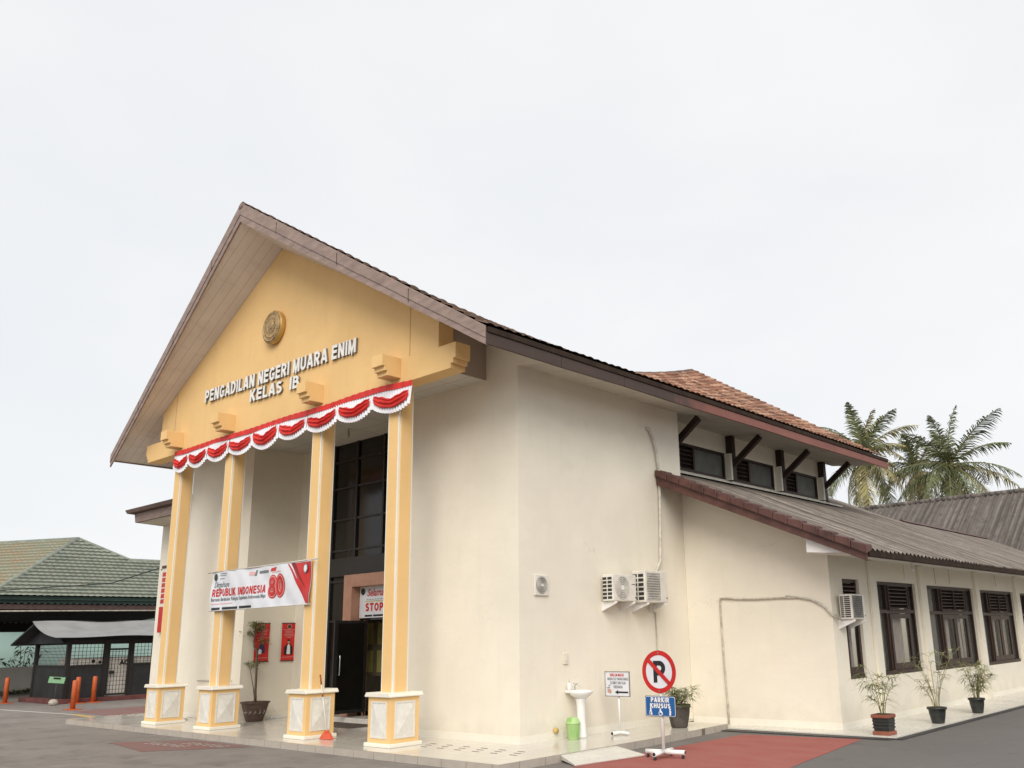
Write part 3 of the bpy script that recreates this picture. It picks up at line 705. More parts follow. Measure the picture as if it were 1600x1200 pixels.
em.rotation_euler = (R(90), 0, 0); em.location = (-6.75, YF, 9.33)
def lettering(body, x0, x1, zb, cap, tilt):
    t = R(tilt); ux = (math.cos(t), 0, math.sin(t)); uz = (-math.sin(t), 0, math.cos(t))
    wt, gp, spc = .205, .15, .42; g = glyphs(wt); adv = 0; words = []
    for wd in body.split(' '):
        if wd:
            w_ = sum(g[ch][0]+gp for ch in wd)-gp; words.append((wd, adv, w_)); adv += w_+gp
        adv += spc
    k = (x1-x0)/(words[-1][1]+words[-1][2]); O = Vector((x0, 0, zb))
    for wd, a, w_ in words:
        p = O+Vector(ux)*a*k
        o = block_text(MB(), wd, cap, (p.x, YF-.003, p.z), ux, uz, w_*k, wt, gp, spc, .045).build('lettering', 'letter_side', B)
        block_text(MB(), wd, cap, (p.x, YF-.054, p.z), ux, uz, w_*k, wt, gp, spc, .006).build('letter_face', 'white', o)
lettering('PENGADILAN NEGERI MUARA ENIM', -10.02, -3.38, 8.06, .33, -1.1)
lettering('KELAS  IB', -7.71, -5.55, 7.645, .30, -1.6)

# ------------------------------------------------------------ glass front and entrance
GX0, GX1, DZ = -9.1, REC1, .22
MB().box(REC0, GX0, GY-.05, GY+.1, 0, 7.09).build('porch_end_wall', 'wall', B)
m = MB().box(GX0, -6.87, GY, GY+.03, .12, 7.09).box(-5.1, GX1, GY, GY+.03, .12, 7.09).box(-6.87, -5.1, GY, GY+.03, 2.40, 7.09)
gl = m.build('glass_front', 'dark_glass', B)
m = MB()
for x in (GX0+.036, -8.45, -7.42, -6.28, -4.9, -3.45): m.box(x-.035, x+.035, GY-.05, GY, .12 if x not in (-6.28,) else 3.52, 7.09)
for z in (.16, 2.4, 3.41, 4.21, 5.02, 5.87, 6.6): m.box(GX0, -7.47 if z < 3.5 else GX1, GY-.04, GY, z-.025, z+.025)
m.build('mullion', 'mullion', gl)
MB().box(-8.62, -3.45, GY-.12, GY-.05, 3.53, 4.0).build('header_panel', 'mullion', gl)
m = MB().box(-7.46, -7.11, 1.25, GY-.001, 2.2, 3.53).box(-7.11, -5.0, 1.25, GY-.001, 3.22, 3.53).box(-5.0, -4.65, 1.25, GY-.001, .12, 3.53).box(-7.46, -7.11, 1.25, GY-.001, .12, 2.2)
m.build('entrance_frame', 'salmon', B, .01)
MB().box(-8.5, -3.8, 1.05, 2.6, .0, .12).build('entrance_step', 'walk', B, .01)
d = MB().box(-6.855, -6.815, .66, GY-.02, .24, 2.385).build('glass_door', 'dark_glass', B)
m = MB()
for a, b, c, e2 in ((.60, .70, .22, 2.39), (GY-.08, GY-.0, .22, 2.39), (.7, GY-.08, .22, .30), (.7, GY-.08, 2.32, 2.39)): m.box(-6.865, -6.805, a, b, c, e2)
m.build('door_frame', 'mullion', d)
MB().tube([(-6.80,.72,1.1),(-6.735,.72,1.12),(-6.725,.72,1.2),(-6.725,.72,1.48),(-6.735,.72,1.56),(-6.80,.72,1.58)], .016).build('handle', 'chrome', d)
MB().box(-6.90, -6.872, GY-.04, GY+.06, .12, 2.4).build('door_post', 'salmon', B); MB().box(-5.095, -5.06, GY-.04, GY+.06, .12, 2.4).build('door_post', 'salmon', B)
# inside of the hall behind the open door
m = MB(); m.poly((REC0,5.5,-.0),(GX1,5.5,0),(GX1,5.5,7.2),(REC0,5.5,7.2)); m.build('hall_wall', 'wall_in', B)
MB().box(REC0, GX1, GY+.11, 5.5, .08, .12).build('hall_floor', 'walk', B)
MB().box(REC0, GX1, GY+.11, 5.5, 3.6, 3.7).build('hall_ceiling', 'ceiling', B)
# ------------------------------------------------------------ clerestory
m = MB()
cw_ = [(5.75, 9.02), (9.40, 11.82), (12.36, 14.72)]
wall_holes(m, -.75, .2, 5.45, 15.5, -.05, 7.36, [(a, b, 6.02, 6.77) for a, b in cw_])
m.build('clerestory_wall', 'wall', B)
MB().box(-.74, -.221, 5.46, 5.66, -.05, 7.22).build('wall_return', 'wall', B)
for a, b in cw_:
    k = a+(b-a)*.40 if a > 6 else 7.46
    m = MB().box(-.84, -.74, a, b, 6.70, 6.77).box(-.84, -.74, a, b, 6.02, 6.09).box(-.84, -.74, a, a+.07, 6.09, 6.70).box(-.84, -.74, b-.07, b, 6.09, 6.70).box(-.84, -.74, k-.04, k+.04, 6.09, 6.70)
    o = m.build('clerestory_window', 'wood', B)
    m = MB()
    for i in range(5): m.hexa([(-.86,a+.07,6.18+.12*i),(-.78,a+.07,6.10+.12*i),(-.78,k-.04,6.10+.12*i),(-.86,k-.04,6.18+.12*i),(-.86,a+.07,6.20+.12*i),(-.77,a+.07,6.12+.12*i),(-.77,k-.04,6.12+.12*i),(-.86,k-.04,6.20+.12*i)])
    m.build('louvre', 'wood', o)
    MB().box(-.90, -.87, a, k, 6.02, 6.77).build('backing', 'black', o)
    MB().box(-.82, -.80, k+.04, b-.07, 6.09, 6.70).build('board_pane', 'plywood', o)
def bracepost(y, post=True):
    m = MB().box(-.75, -.55, y-.09, y+.09, 6.0, 7.27) if post else MB().box(-.75, -.55, y-.09, y+.09, 6.0, 7.27)
    o = m.build('bracket_post', 'wood', B)
    MB().bar((-.62, y, 6.42), (.30, y, 7.12), .13, .15).build('diagonal_brace', 'wood', o)
for y in (6.15, 9.22, 12.12, 14.97): bracepost(y)
for y in (9.10, 12.0, 14.85): MB().box(-.749, -.56, y-.06, y+.02, 6.0, 6.75).build('post_trim', 'trim', B)

# ------------------------------------------------------------ side wing
WX, L1, SL = 3.61, 5.663, .443
RZ = lambda x: 3.42+SL*(4.94-x)
MB().prism([(0,-.1),(WX,-.1),(WX,RZ(WX)-.12),(0,RZ(0)-.12)], 1, L1, L1+.2).build('wing_front_wall', 'wall', B)
wins = [(6.28,7.14,.87,2.97,0),(8.12,10.52,.86,2.97,1),(11.33,15.0,.83,2.96,2),(15.5,19.0,.79,2.94,2),(19.6,22.9,.78,2.92,2),(23.5,26.5,.78,2.92,2)]
m = MB(); wall_holes(m, WX, .2, L1+.2, 29.4, -.1, RZ(WX)-.1, [w_[:4] for w_ in wins]); m.build('wing_side_wall', 'wall', B)
for y0, y1 in ((7.62, 7.98), (10.72, 11.12), (15.08, 15.42), (19.1, 19.5), (23.0, 23.4)): MB().box(WX+.0005, WX+.07, y0, y1, -.1, 3.42).build('pilaster', 'wall', B, .01)
MB().prism([(-.75,-.1),(WX,-.1),(WX,RZ(WX)-.15),(0,RZ(0)-.15),(-.75,RZ(0)-.15)], 1, 29.2, 29.4).build('wing_rear_wall', 'wall', B)
m = MB().box(0.014, WX+.012, L1-.012, L1, -.1, .05).box(WX, WX+.012, L1, 29.4, -.1, .04); m.build('wing_plinth', 'trim', B)
fr = WX-.10                                                          # window face, set back from the wall face
for y0, y1, z0, z1, nc in wins:
    zt = z0+(z1-z0)*.675
    m = MB(); t = .07; X0, X1 = fr-.06, fr+.03
    m.box(X0, X1, y0, y0+t, z0, z1).box(X0, X1, y1-t, y1, z0, z1).box(X0, X1, y0+t, y1-t, z1-t, z1).box(X0, X1+.05, y0+t, y1-t, z0, z0+.09)
    m.box(X0, X1+.004, y0+t, y1-t, zt-.04, zt+.04)
    L_ = y1-y0
    if nc: ca, cb = y0+L_*.27, y1-L_*.17
    else: ca, cb = y0+t, y1-t
    if nc:
        m.box(X0, X1+.006, ca-.05, ca+.05, z0+.09, z1-t).box(X0, X1+.006, cb-.05, cb+.05, z0+.09, z1-t)
    o = m.build('window', 'winwood', B)
    # louvred top panel
    m = MB(); n = 6; la, lb = ca+.05, cb-.05
    for i in range(n):
        zz = zt+.07+(z1-t-zt-.09)*i/n
        m.hexa([(X0+.0,la,zz+.08),(X1+.03,la,zz),(X1+.03,lb,zz),(X0,lb,zz+.08),(X0,la,zz+.10),(X1+.03,la,zz+.02),(X1+.03,lb,zz+.02),(X0,lb,zz+.10)])
    m.build('louvre', 'winwood', o)
    if nc:
        m = MB().box(X1+.03, X1+.06, la-.02, lb+.02, zt+.03, zt+.06).box(X1+.03, X1+.06, la-.02, lb+.02, z1-.10, z1-.075).box(X1+.03, X1+.06, la-.02, la+.01, zt+.06, z1-.10).box(X1+.03, X1+.06, lb-.01, lb+.02, zt+.06, z1-.10)
        if nc == 2: m.box(X1+.03, X1+.06, (la+lb)/2-.015, (la+lb)/2+.015, zt+.06, z1-.10)
        m.build('louvre_frame', 'steelbrown', o)
    # casements
    cs = [(la, lb)] if nc < 2 else [(la, (la+lb)/2-.01), ((la+lb)/2+.01, lb)]
    for a, b in cs:
        k = .1 if nc else .05
        m = MB().box(X1, X1+.035, a, a+k, z0+.1, zt-.05).box(X1, X1+.035, b-k, b, z0+.1, zt-.05).box(X1, X1+.035, a+k, b-k, zt-.16, zt-.05).box(X1, X1+.035, a+k, b-k, z0+.1, z0+.24)
        s_ = m.build('casement', 'winwood', o)
    for a, b in cs: MB().box(X1+.008, X1+.014, a+.05, b-.05, z0+.2, zt-.1).build('pane', 'pane', o)
    if nc:
        MB().box(X0+.02, X0+.026, y0+t, ca-.05, z0+.09, z1-t).build('side_pane', 'pane_dark', o); MB().box(X0+.02, X0+.026, cb+.05, y1-t, z0+.09, z1-t).build('side_pane', 'pane_dark', o)
    for i, (a, b) in enumerate(cs):
        m = MB(); a2, b2 = a+.12*(b-a), b-.22*(b-a)
        m.patch(lambda u, v: (X0-.03+.022*math.sin(u*47+i)+.012*math.sin(u*91), lerp(a2, b2, u)+.02*math.sin(v*4+u*9), lerp(z0+.1, zt-.06, v)), lin(0, 1, 70), lin(0, 1, 6), True)
        m.build('curtain', 'curtain', o, recalc=False)
    MB().box(X0-.35, X0-.33, y0-.1, y1+.1, z0-.1, z1+.1).build('room_dark_sheet', 'black', o)  # black sheet standing in for the darkness of the unlit room
# lean-to roof
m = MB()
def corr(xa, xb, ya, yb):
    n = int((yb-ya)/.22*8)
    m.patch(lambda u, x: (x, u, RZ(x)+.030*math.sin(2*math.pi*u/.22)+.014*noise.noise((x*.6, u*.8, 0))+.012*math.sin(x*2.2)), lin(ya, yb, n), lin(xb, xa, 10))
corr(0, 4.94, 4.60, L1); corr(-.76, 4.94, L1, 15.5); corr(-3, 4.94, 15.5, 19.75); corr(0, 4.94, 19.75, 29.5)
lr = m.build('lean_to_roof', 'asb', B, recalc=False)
m = MB().hexa([(0,4.7,RZ(0)-.14),(4.86,4.7,RZ(4.86)-.14),(4.86,29.4,RZ(4.86)-.14),(0,29.4,RZ(0)-.14),(0,4.7,RZ(0)-.06),(4.86,4.7,RZ(4.86)-.06),(4.86,29.4,RZ(4.86)-.06),(0,29.4,RZ(0)-.06)])
m.build('roof_rafters', 'fascia_dark', lr)
m = MB(); zt = RZ(-.75)
m.hexa([(-.74,L1+.02,zt+.02),(-.28,L1+.02,zt-.14),(-.28,15.5,zt-.14),(-.74,15.5,zt+.02),(-.74,L1+.02,zt+.05),(-.28,L1+.02,zt-.10),(-.28,15.5,zt-.10),(-.74,15.5,zt+.05)]); m.build('flashing', 'pipe', lr)
m = MB().prism([(-.12,RZ(0)+.02),(0,RZ(0)+.12),(.12,RZ(0)+.02)], 1, 19.75, 29.5); m.build('ridge_flashing', 'maroon', lr, .01)
m = MB().box(4.84, 4.93, 4.74, 29.5, 3.27, 3.40); m.build('gutter_board', 'fascia_dark', lr, .01)
MB().poly((WX,4.78,3.44),(4.84,4.78,3.33),(4.84,29.4,3.33),(WX,29.4,3.44)).build('eave_soffit', 'eave_slat', B)
MB().prism([(WX,3.45),(4.80,3.335),(4.80,3.37),(WX,RZ(WX)-.2)], 1, 4.74, 4.78).build('eave_end_board', 'white', B)
# front verge: board and cap tiles
m = MB().hexa([(0.02,4.60,RZ(0.02)-.31),(4.93,4.60,RZ(4.93)-.25),(4.93,4.645,RZ(4.93)-.25),(0.02,4.645,RZ(0.02)-.31),(0.02,4.60,RZ(0.02)-.05),(4.93,4.60,RZ(4.93)-.05),(4.93,4.645,RZ(4.93)-.05),(0.02,4.645,RZ(0.02)-.05)])
vb = m.build('verge_board', 'maroon', B, .01)
m = MB(); nt_ = 15
for i in range(nt_):
    xa, xb = lerp(.02, 4.97, i/nt_), lerp(.02, 4.97, (i+1)/nt_)-.006
    l = [(xa, RZ(xa)+.085-.02), (xb, RZ(xb)+.085+.012)]
    m.hexa([(xa,4.545,RZ(xa)-.10),(xb,4.535,RZ(xb)-.10),(xb,4.84,RZ(xb)-.0),(xa,4.84,RZ(xa)-.0),(xa,4.56,l[0][1]-.03),(xb,4.55,l[1][1]-.01),(xb,4.80,l[1][1]),(xa,4.80,l[0][1])])
    m.box(xb-.03, xb+.01, 4.525, 4.55, RZ(xb)-.10, RZ(xb)+.075)
m.build('verge_tiles', 'maroon', vb, .018)
# pilaster-top light fitting and cable stubs
MB().tube([(-6.5,.55,7.09),(-6.5,.55,6.98),(-6.44,.52,6.93),(-6.42,.5,6.86),(-6.48,.5,6.82)], .022, 8).build('ceiling_hook', 'pipe_dirty', B)
MB().tube([(-12.2,-.03,.96),(-10.4,-.03,.98)], .014, 6).build('wall_pipe', 'pipe', B)
MB().tube([(4.2,8.9,3.36),(4.2,8.9,3.28)], .03).lathe([(.0,-.09),(.05,-.07),(.055,-.02),(.02,0)], (4.2,8.9,3.27), 12).build('eave_lamp', 'white', B)
for y, l in ((9.7, .38), (11.8, .42), (12.9, .4), (17.0, .34)): MB().tube([(WX+.075,y,3.42),(WX+.075,y+.01,3.42-l)], .008, 6).build('cable_stub', 'pipe_dirty', B)

# ------------------------------------------------------------ bunting over the columns
T = thing('bunting', 'red and white swagged cloth bunting strung across the tops of the yellow columns', 'bunting', (-6.45, -1.5, 6.6))
BX0, BX1, BZ = -11.42, -1.40, 6.955
def bx(x): return x+6.45
def topz(x): return (BZ-6.6)-.05*max(0, (x-(-2.2))/.8) - .012*math.sin((x-BX0)*2.1)
NS = 9; ws = [1.0]*NS; ws = [.78, .9, .98, 1.02, 1.05, 1.05, 1.08, 1.1, 1.15]; tot = sum(ws)
m = MB(); m.patch(lambda u, v: (bx(lerp(BX0, BX1, u)), -.045-.012*math.sin(u*260)*(1-v)-.01*math.sin(u*23), topz(lerp(BX0, BX1, u))-.115*v-.012*math.sin(u*math.pi*9)**2*v), lin(0, 1, 320), lin(0, 1, 3), True)
m.build('top_band', 'red', T, recalc=False)
x = BX0; rb = random.Random(11)
for i in range(NS):
    sg, sk, ph, wr = rb.uniform(-.03, .045), rb.uniform(-.35, .35), rb.uniform(0, 6), rb.uniform(.75, 1.3)
    w_ = (BX1-BX0)*ws[i]/tot; xa, xb = x, x+w_; x = xb
    def dep(u, sg=sg, sk=sk): return .42+(.175+sg*.8)*math.sin(math.pi*u)**.75*(1+.25*sk*(2*u-1))
    m = MB()
    def fw(u, v):
        X = lerp(xa, xb, u); pl = .022*math.sin(u*w_*2*math.pi/.085)*min(1, .25+v)
        return (bx(X), -.03+pl-.03*v, topz(X)-.10-(dep(u)-.10)*v-.016*math.sin(u*w_*2*math.pi/.085+1)*v)
    m.patch(fw, lin(0, 1, 120), lin(0, 1, 6), True); m.build('white_ruffle', 'fabwhite', T, recalc=False)
    m = MB()
    def fr_(u, v):
        uu = .05+.90*u; X = lerp(xa, xb, uu)
        vt = .195+(.12+sg*.8)*(1-abs(2*(u+.10*sk*math.sin(math.pi*u))-1))**1.3+.008*math.sin(u*31+ph)                 # V-notched top
        vb = .31+(.195+sg*.8)*math.sin(math.pi*u)**.6*(1+.25*sk*(2*u-1))+.006*math.sin(u*19+ph)
        if i == 4: vt -= .03
        f = .026*wr*math.sin(v*math.pi*(4.2+wr)+.9*math.sin(u*3.3+ph)+ph*.3)*math.sin(math.pi*u)**.5*(1 if 0 < v < 1 else .3)
        return (bx(X)+.01*math.sin(v*9+u*7), -.085-.035*math.sin(math.pi*v)*math.sin(math.pi*u)-f, topz(X)-lerp(vt, vb, v))
    m.patch(fr_, lin(0, 1, 40), lin(0, 1, 30), True); m.build('red_swag', 'red', T, recalc=False)

# ------------------------------------------------------------ banner between two columns
T = thing('banner', 'white anniversary banner with red lettering tied between two yellow columns', 'banner', (-6.78, -1.52, 3.13))
bw, bh = 4.24, .92
def bend(p):
    a, c = p.x, p.z
    return Vector((p.x, p.y+.012*math.sin(a*3.1+c*5)+.008*math.sin(a*7-c*6)-.006*math.sin(a*11+c*9), p.z+.012*math.sin((a/bw+.5)*math.pi)*-1*(c/bh+.5)))
m = MB(); m.patch(lambda u, v: bend(Vector(((u-.5)*bw, 0, (v-.5)*bh))), lin(0, 1, 70), lin(0, 1, 24), True)
m.build('cloth', 'bannerw', T, recalc=False)
m = MB().tube([(-2.32,.0,.455),(0,.0,.462),(2.40,.0,.475)], .014).tube([(-2.14,.0,-.46),(2.15,.0,-.455)], .010); m.build('rod', 'pipe', T)
UX, UZ = (1, 0, 0), (0, 0, 1)
def bt(body, size, x, z, mat, width=None, bold=0, y=-.006, shear=0, name='print', align='LEFT'):
    return MB().text(body, size, (x, y, z), UX, UZ, .003, bold, align, width, shear, bend).build(name, mat, T)
def sub(m, n=5):
    return m
def bp(pts, mat, y=-.006, name='print_shape'):
    # a printed shape, cut up so that it follows the cloth
    m = MB(); (x0, z0), (x1, z1), (x2, z2), (x3, z3) = pts
    m.patch(lambda u, v: bend(Vector((lerp(lerp(x0, x1, u), lerp(x3, x2, u), v), y, lerp(lerp(z0, z1, u), lerp(z3, z2, u), v)))), lin(0, 1, 14), lin(0, 1, 14), True)
    return m.build(name, mat, T, recalc=False)
block_text(MB(), 'REPUBLIK INDONESIA', .175, (-2.02, -.004, -.125), UX, UZ, 2.36, .2, .16, .40, .004, bend=bend).build('print', 'redgloss', T)
bt('Dirgahayu', .19, -1.97, .09, 'grey', .70, 0, shear=.35)
bt('Bersatu Berdaulat Rakyat Sejahtera Indonesia Maju', .12, -2.04, -.235, 'grey', 2.42, .001)
bp([(-2.04,-.31),(-1.1,-.31),(-1.1,-.29),(-2.04,-.29)], 'pinkprint')
for a, b in ((-2.04, -1.62), (-1.52, -.86), (-.76, -.22)): bp([(a,-.44),(b,-.44),(b,-.385),(a,-.385)], 'black')
def ring(cx, cz, rx, rz, w_, y, mat):
    m = MB(); n = 36
    m.patch(lambda u, v: bend(Vector((cx+(rx+w_*(v-.5))*math.cos(2*math.pi*u), y, cz+(rz+w_*(v-.5))*math.sin(2*math.pi*u)))), lin(0, 1, n), [0, 1]); return m.build('print', mat, T, recalc=False)
for w_, mt_, y in ((.18, 'redgloss', -.007), (.12, 'pinkprint', -.012), (.088, 'redgloss', -.017)):
    ring(.64, .085, .092, .075, w_, y, mt_); ring(.64, -.095, .105, .088, w_, y-.001, mt_); ring(.95, -.005, .10, .175, w_, y-.002, mt_)
bp([(1.98,-.42),(2.11,-.45),(2.11,.44),(1.22,.44)], 'redgloss')
bp([(1.60,.14),(1.66,.09),(1.34,.45),(1.26,.45)], 'fabwhite', -.009); bp([(1.92,-.08),(1.98,-.14),(1.50,.45),(1.36,.45)], 'navyred', -.010)
m = MB()
for q in (0,): m.disc((1.93, -.016, .30), .10, 1, 20, 0, .004, .8)
m.build('badge', 'grey', T); MB().disc((1.93, -.021, .30), .075, 1, 20, 0, .004, .7).build('badge_center', 'fabwhite', T)
MB().disc((-1.90, -.018, .33), .085, 1, 20, 0, .004, .9).build('crest', 'crest', T)
for z, l in ((.40, .34), (.355, .30), (.28, .2)): bp([(-1.72,z),(-1.72+l,z),(-1.72+l,z+.015),(-1.72,z+.015)], 'grey')
bp([(-.42,.30),(-.12,.29),(-.10,.36),(-.40,.38)], 'pinkprint'); bp([(-.16,.27),(-.05,.27),(-.02,.40),(-.09,.40)], 'grey'); bp([(.05,.31),(.44,.31),(.44,.37),(.05,.37)], 'grey', -.006); bp([(.52,.33),(.74,.33),(.78,.42),(.55,.40)], 'redgloss'); bp([(.58,.29),(.98,.30),(.98,.325),(.58,.315)], 'pinkprint')

# ------------------------------------------------------------ two red posters and the banner over the door
def poster(y, woman):
    T = thing('poster', 'red hanging poster showing a woman in dark dress, nearer the bonsai' if woman else 'red hanging poster showing a man in black cap, nearer the glass front', 'poster', (REC0+.02, y, 1.92), 'red posters on the recess wall')
    m = MB(); m.patch(lambda u, v: (.012+.006*math.sin(v*6+u*3), (u-.5)*.42, (v-.5)*.97), lin(0, 1, 8), lin(0, 1, 16), True); m.build('sheet', 'red', T, recalc=False)
    MB().tube([(.012,-.22,.487),(.012,.22,.487)], .013).build('top_rod', 'steelbrown', T); MB().tube([(.012,-.22,-.487),(.012,.22,-.487)], .013).build('bottom_rod', 'steelbrown', T)
    X = .024
    MB().disc((X, 0, .40), .055, 0, 20, .0, .004).build('crest', 'crest', T)
    MB().disc((X, 0, .40), .062, 0, 20, .054, .005).build('crest_ring', 'pinkprint', T)
    m = MB()
    for z, wd in ((.31, .34), (.27, .22), (.23, .24), (.19, .28), (.15, .16 if woman else .26), (.11, .3 if woman else .12)): m.box(X, X+.003, -wd/2, wd/2, z, z+.010)
    m.box(X, X+.003, -.18, .18, -.40, -.39); m.build('print_lines', 'pinkprint', T)
    m = MB().disc((X, 0, .0), .036, 0, 16, 0, .004); m.build('print_head', 'skin', T)
    m = MB()
    if woman: m.prism([(-.09,-.27),(.10,-.27),(.08,-.10),(.03,-.04),(-.03,-.04),(-.07,-.12)], 0, X, X+.004); m.build('print_dress', 'navy', T); MB().prism([(-.1,-.30),(-.01,-.30),(0,-.20),(-.06,-.16),(-.1,-.22)], 0, X+.004, X+.007).build('print_scarf', 'fabwhite', T)
    else:
        m.prism([(-.13,-.33),(.13,-.33),(.12,-.13),(.05,-.06),(-.05,-.06),(-.12,-.13)], 0, X, X+.004).prism([(-.04,.02),(.04,.02),(.036,.06),(-.036,.06)], 0, X+.004, X+.008); m.build('print_suit', 'black', T); MB().prism([(-.055,-.32),(.055,-.32),(.04,-.10),(0,-.05),(-.04,-.10)], 0, X+.004, X+.007).build('print_shirt', 'fabwhite', T)
poster(.535, True); poster(1.32, False)
T = thing('entrance_sign', 'white welcome sign with red STOP lettering hung inside the salmon door frame', 'sign', (-6.05, 1.50, 2.86))
MB().box(-1.04, .95, -.012, 0, -.41, .36).build('panel', 'bannerw', T, .003)
m = MB().text('Selamat Datang', .25, (-.72, -.016, .12), UX, UZ, .003, .004, 'LEFT', 1.5, .3); m.build('script_print', 'redgloss', T)
m = block_text(MB(), 'STOP', .20, (-.78, -.013, -.25), UX, UZ, .72, .24, .15, .4, .004); m.build('red_print', 'redgloss', T)
m = MB().disc((-.90, -.018, .24), .085, 1, 20, 0, .004); m.build('crest', 'crest', T)
m = MB(); [m.box(-.74+.11*k, -.67+.11*k, -.017, -.013, .03, .045) for k in range(13)]; m.box(-.78, .8, -.016, -.013, -.005, .003); m.build('thin_print', 'grey', T)
MB().box(-.8, .8, -.0155, -.013, -.03, -.012).build('yellow_print', 'yelprint', T)
m = MB().box(-.8, -.5, -.017, -.013, -.38, -.335).box(-.46, .8, -.017, -.013, -.38, -.335); m.build('footer_print', 'black', T)
T = thing('notice_board', 'yellowish notice board inside the hall behind the open glass door', 'notice board', (-7.75, 2.5, 1.75))
MB().box(-.6, .8, 0, .04, -.75, .75).build('board', 'board', T, .01)
m = MB()
for a, b in ((-.5, .35), (.1, .35), (-.5, -.35), (.1, -.35)): m.box(a, a+.42, -.006, 0, b-.3, b+.25)
m.build('paper', 'yelprint', T)

# ------------------------------------------------------------ air conditioners, fan, socket
def ac(name, label, loc, W, H, D, style, group, rz=0):
    # front faces +x, side grille faces -y
    T = thing('air_conditioner', label, 'air conditioner', loc, group)
    MB().box(.08, .08+D, 0, W, 0, H).build('casing', 'offwhite', T, .018)
    X = .08+D
    if style == 'round':
        m = MB(); cy_, cz = W*.40, H*.5
        for r in (.06, .095, .13, .165, .2, .235): m.disc((X+.002, cy_, cz), r, 0, 36, r-.014, .010)
        for k in range(8):
            a = 2*math.pi*k/8; m.bar((X+.006, cy_, cz), (X+.006, cy_+.23*math.cos(a), cz+.23*math.sin(a)), .008, .006)
        m.build('fan_grille', 'offwhite', T)
        MB().disc((X-.002, cy_, cz), .24, 0, 36, 0, .005).build('fan_well', 'greyfan', T)
        MB().disc((X+.004, cy_, cz), .05, 0, 20, 0, .012).build('fan_hub', 'white', T)
        MB().box(X, X+.004, W*.80, W*.96, H*.62, H*.655).build('name_strip', 'grey', T)
    else:
        f0, f1 = (.08, .66) if style == 'square' else (.10, .80)
        MB().box(X-.002, X+.004, W*f0, W*f1, H*.07, H*.93).build('fan_recess', 'greyfan', T)
        MB().disc((X+.004, W*(f0+f1)/2, H*.5), H*.40, 0, 32, 0, .003, min(1, W*(f1-f0)/2/(H*.41))).build('fan_well', 'dark', T)
        m = MB()
        for k in range(13):
            y = lerp(W*f0, W*f1, k/12); m.box(X+.006, X+.011, y-.004, y+.004, H*.07, H*.93)
        for k in range(12):
            z = lerp(H*.07, H*.93, k/11); m.box(X+.006, X+.010, W*f0, W*f1, z-.004, z+.004)
        m.build('fan_grille', 'greyfan' if style != 'square' else 'offwhite', T)
    m = MB(); nz_ = 6 if style != 'slim' else 11
    cols_ = ((.06, .42), (.52, .9)) if style != 'slim' else ((.1, .36), (.44, .9))
    for j in range(nz_):
        for a, b in cols_:
            m.box(.08+D*a, .08+D*b, -.004, .002, H*(.08+.86*j/nz_), H*(.08+.86*(j+.68)/nz_))
    m.build('side_grille', 'dark', T)
    for y in (W*.1, W*.88):
        m = MB().prism([(0,-.005),(.08+D+.03,-.005),(.08+D+.03,-.04),(0,-.20)], 1, y-.015, y+.015); m.build('support_bracket', 'white', T, .004)
    MB().box(X, X+.012, W*.93, W*.965, H*.12, H*.17).build('valve', 'grey', T)
    return T
ac('a', 'smaller white air conditioner with round grille on the cream side wall', (0, 2.40, 2.58), .80, .55, .29, 'round', 'air conditioners on the walls')
ac('b', 'larger white air conditioner with square grille beside the round one', (0, 3.42, 2.56), .84, .68, .36, 'square', 'air conditioners on the walls')
ac('c', 'slim white air conditioner over the narrow window of the side wing', (WX, 5.86, 2.10), .68, .52, .27, 'slim', 'air conditioners on the walls')
T = thing('exhaust_fan', 'square cream exhaust fan with round grille on side wall', 'exhaust fan', (0, .60, 2.87))
MB().box(0, .04, -.20, .20, -.20, .20).build('frame', 'offwhite', T, .015)
m = MB()
for r in (.05, .085, .12, .155): m.disc((.044, 0, 0), r, 0, 32, r-.011, .010)
m.build('fan_grille', 'offwhite', T); MB().disc((.040, 0, 0), .165, 0, 32, 0, .004).build('fan_well', 'dark', T); MB().disc((.046, 0, 0), .025, 0, 16, 0, .012).build('fan_hub', 'white', T)
T = thing('wall_switch', 'white switch box on side wall above the washbasin', 'switch', (0, 1.28, 1.47))
MB().box(0, .03, -.07, .07, -.11, .11).build('plate', 'wall', T, .012); MB().box(.03, .042, -.03, .03, -.045, .045).build('rocker', 'offwhite', T, .004)
o = MB().lathe([(.0,.06),(.05,.055),(.055,.02),(.05,0)], n=16).build('pipe_cap', 'yelcap'); o.rotation_euler.y = R(90); o.location = (0.014, .93, .16); tag(o, 'small round yellow plug of a pipe low on the side wall by the green bin', 'endcap')  # yellow cap closing a small pipe in the wall
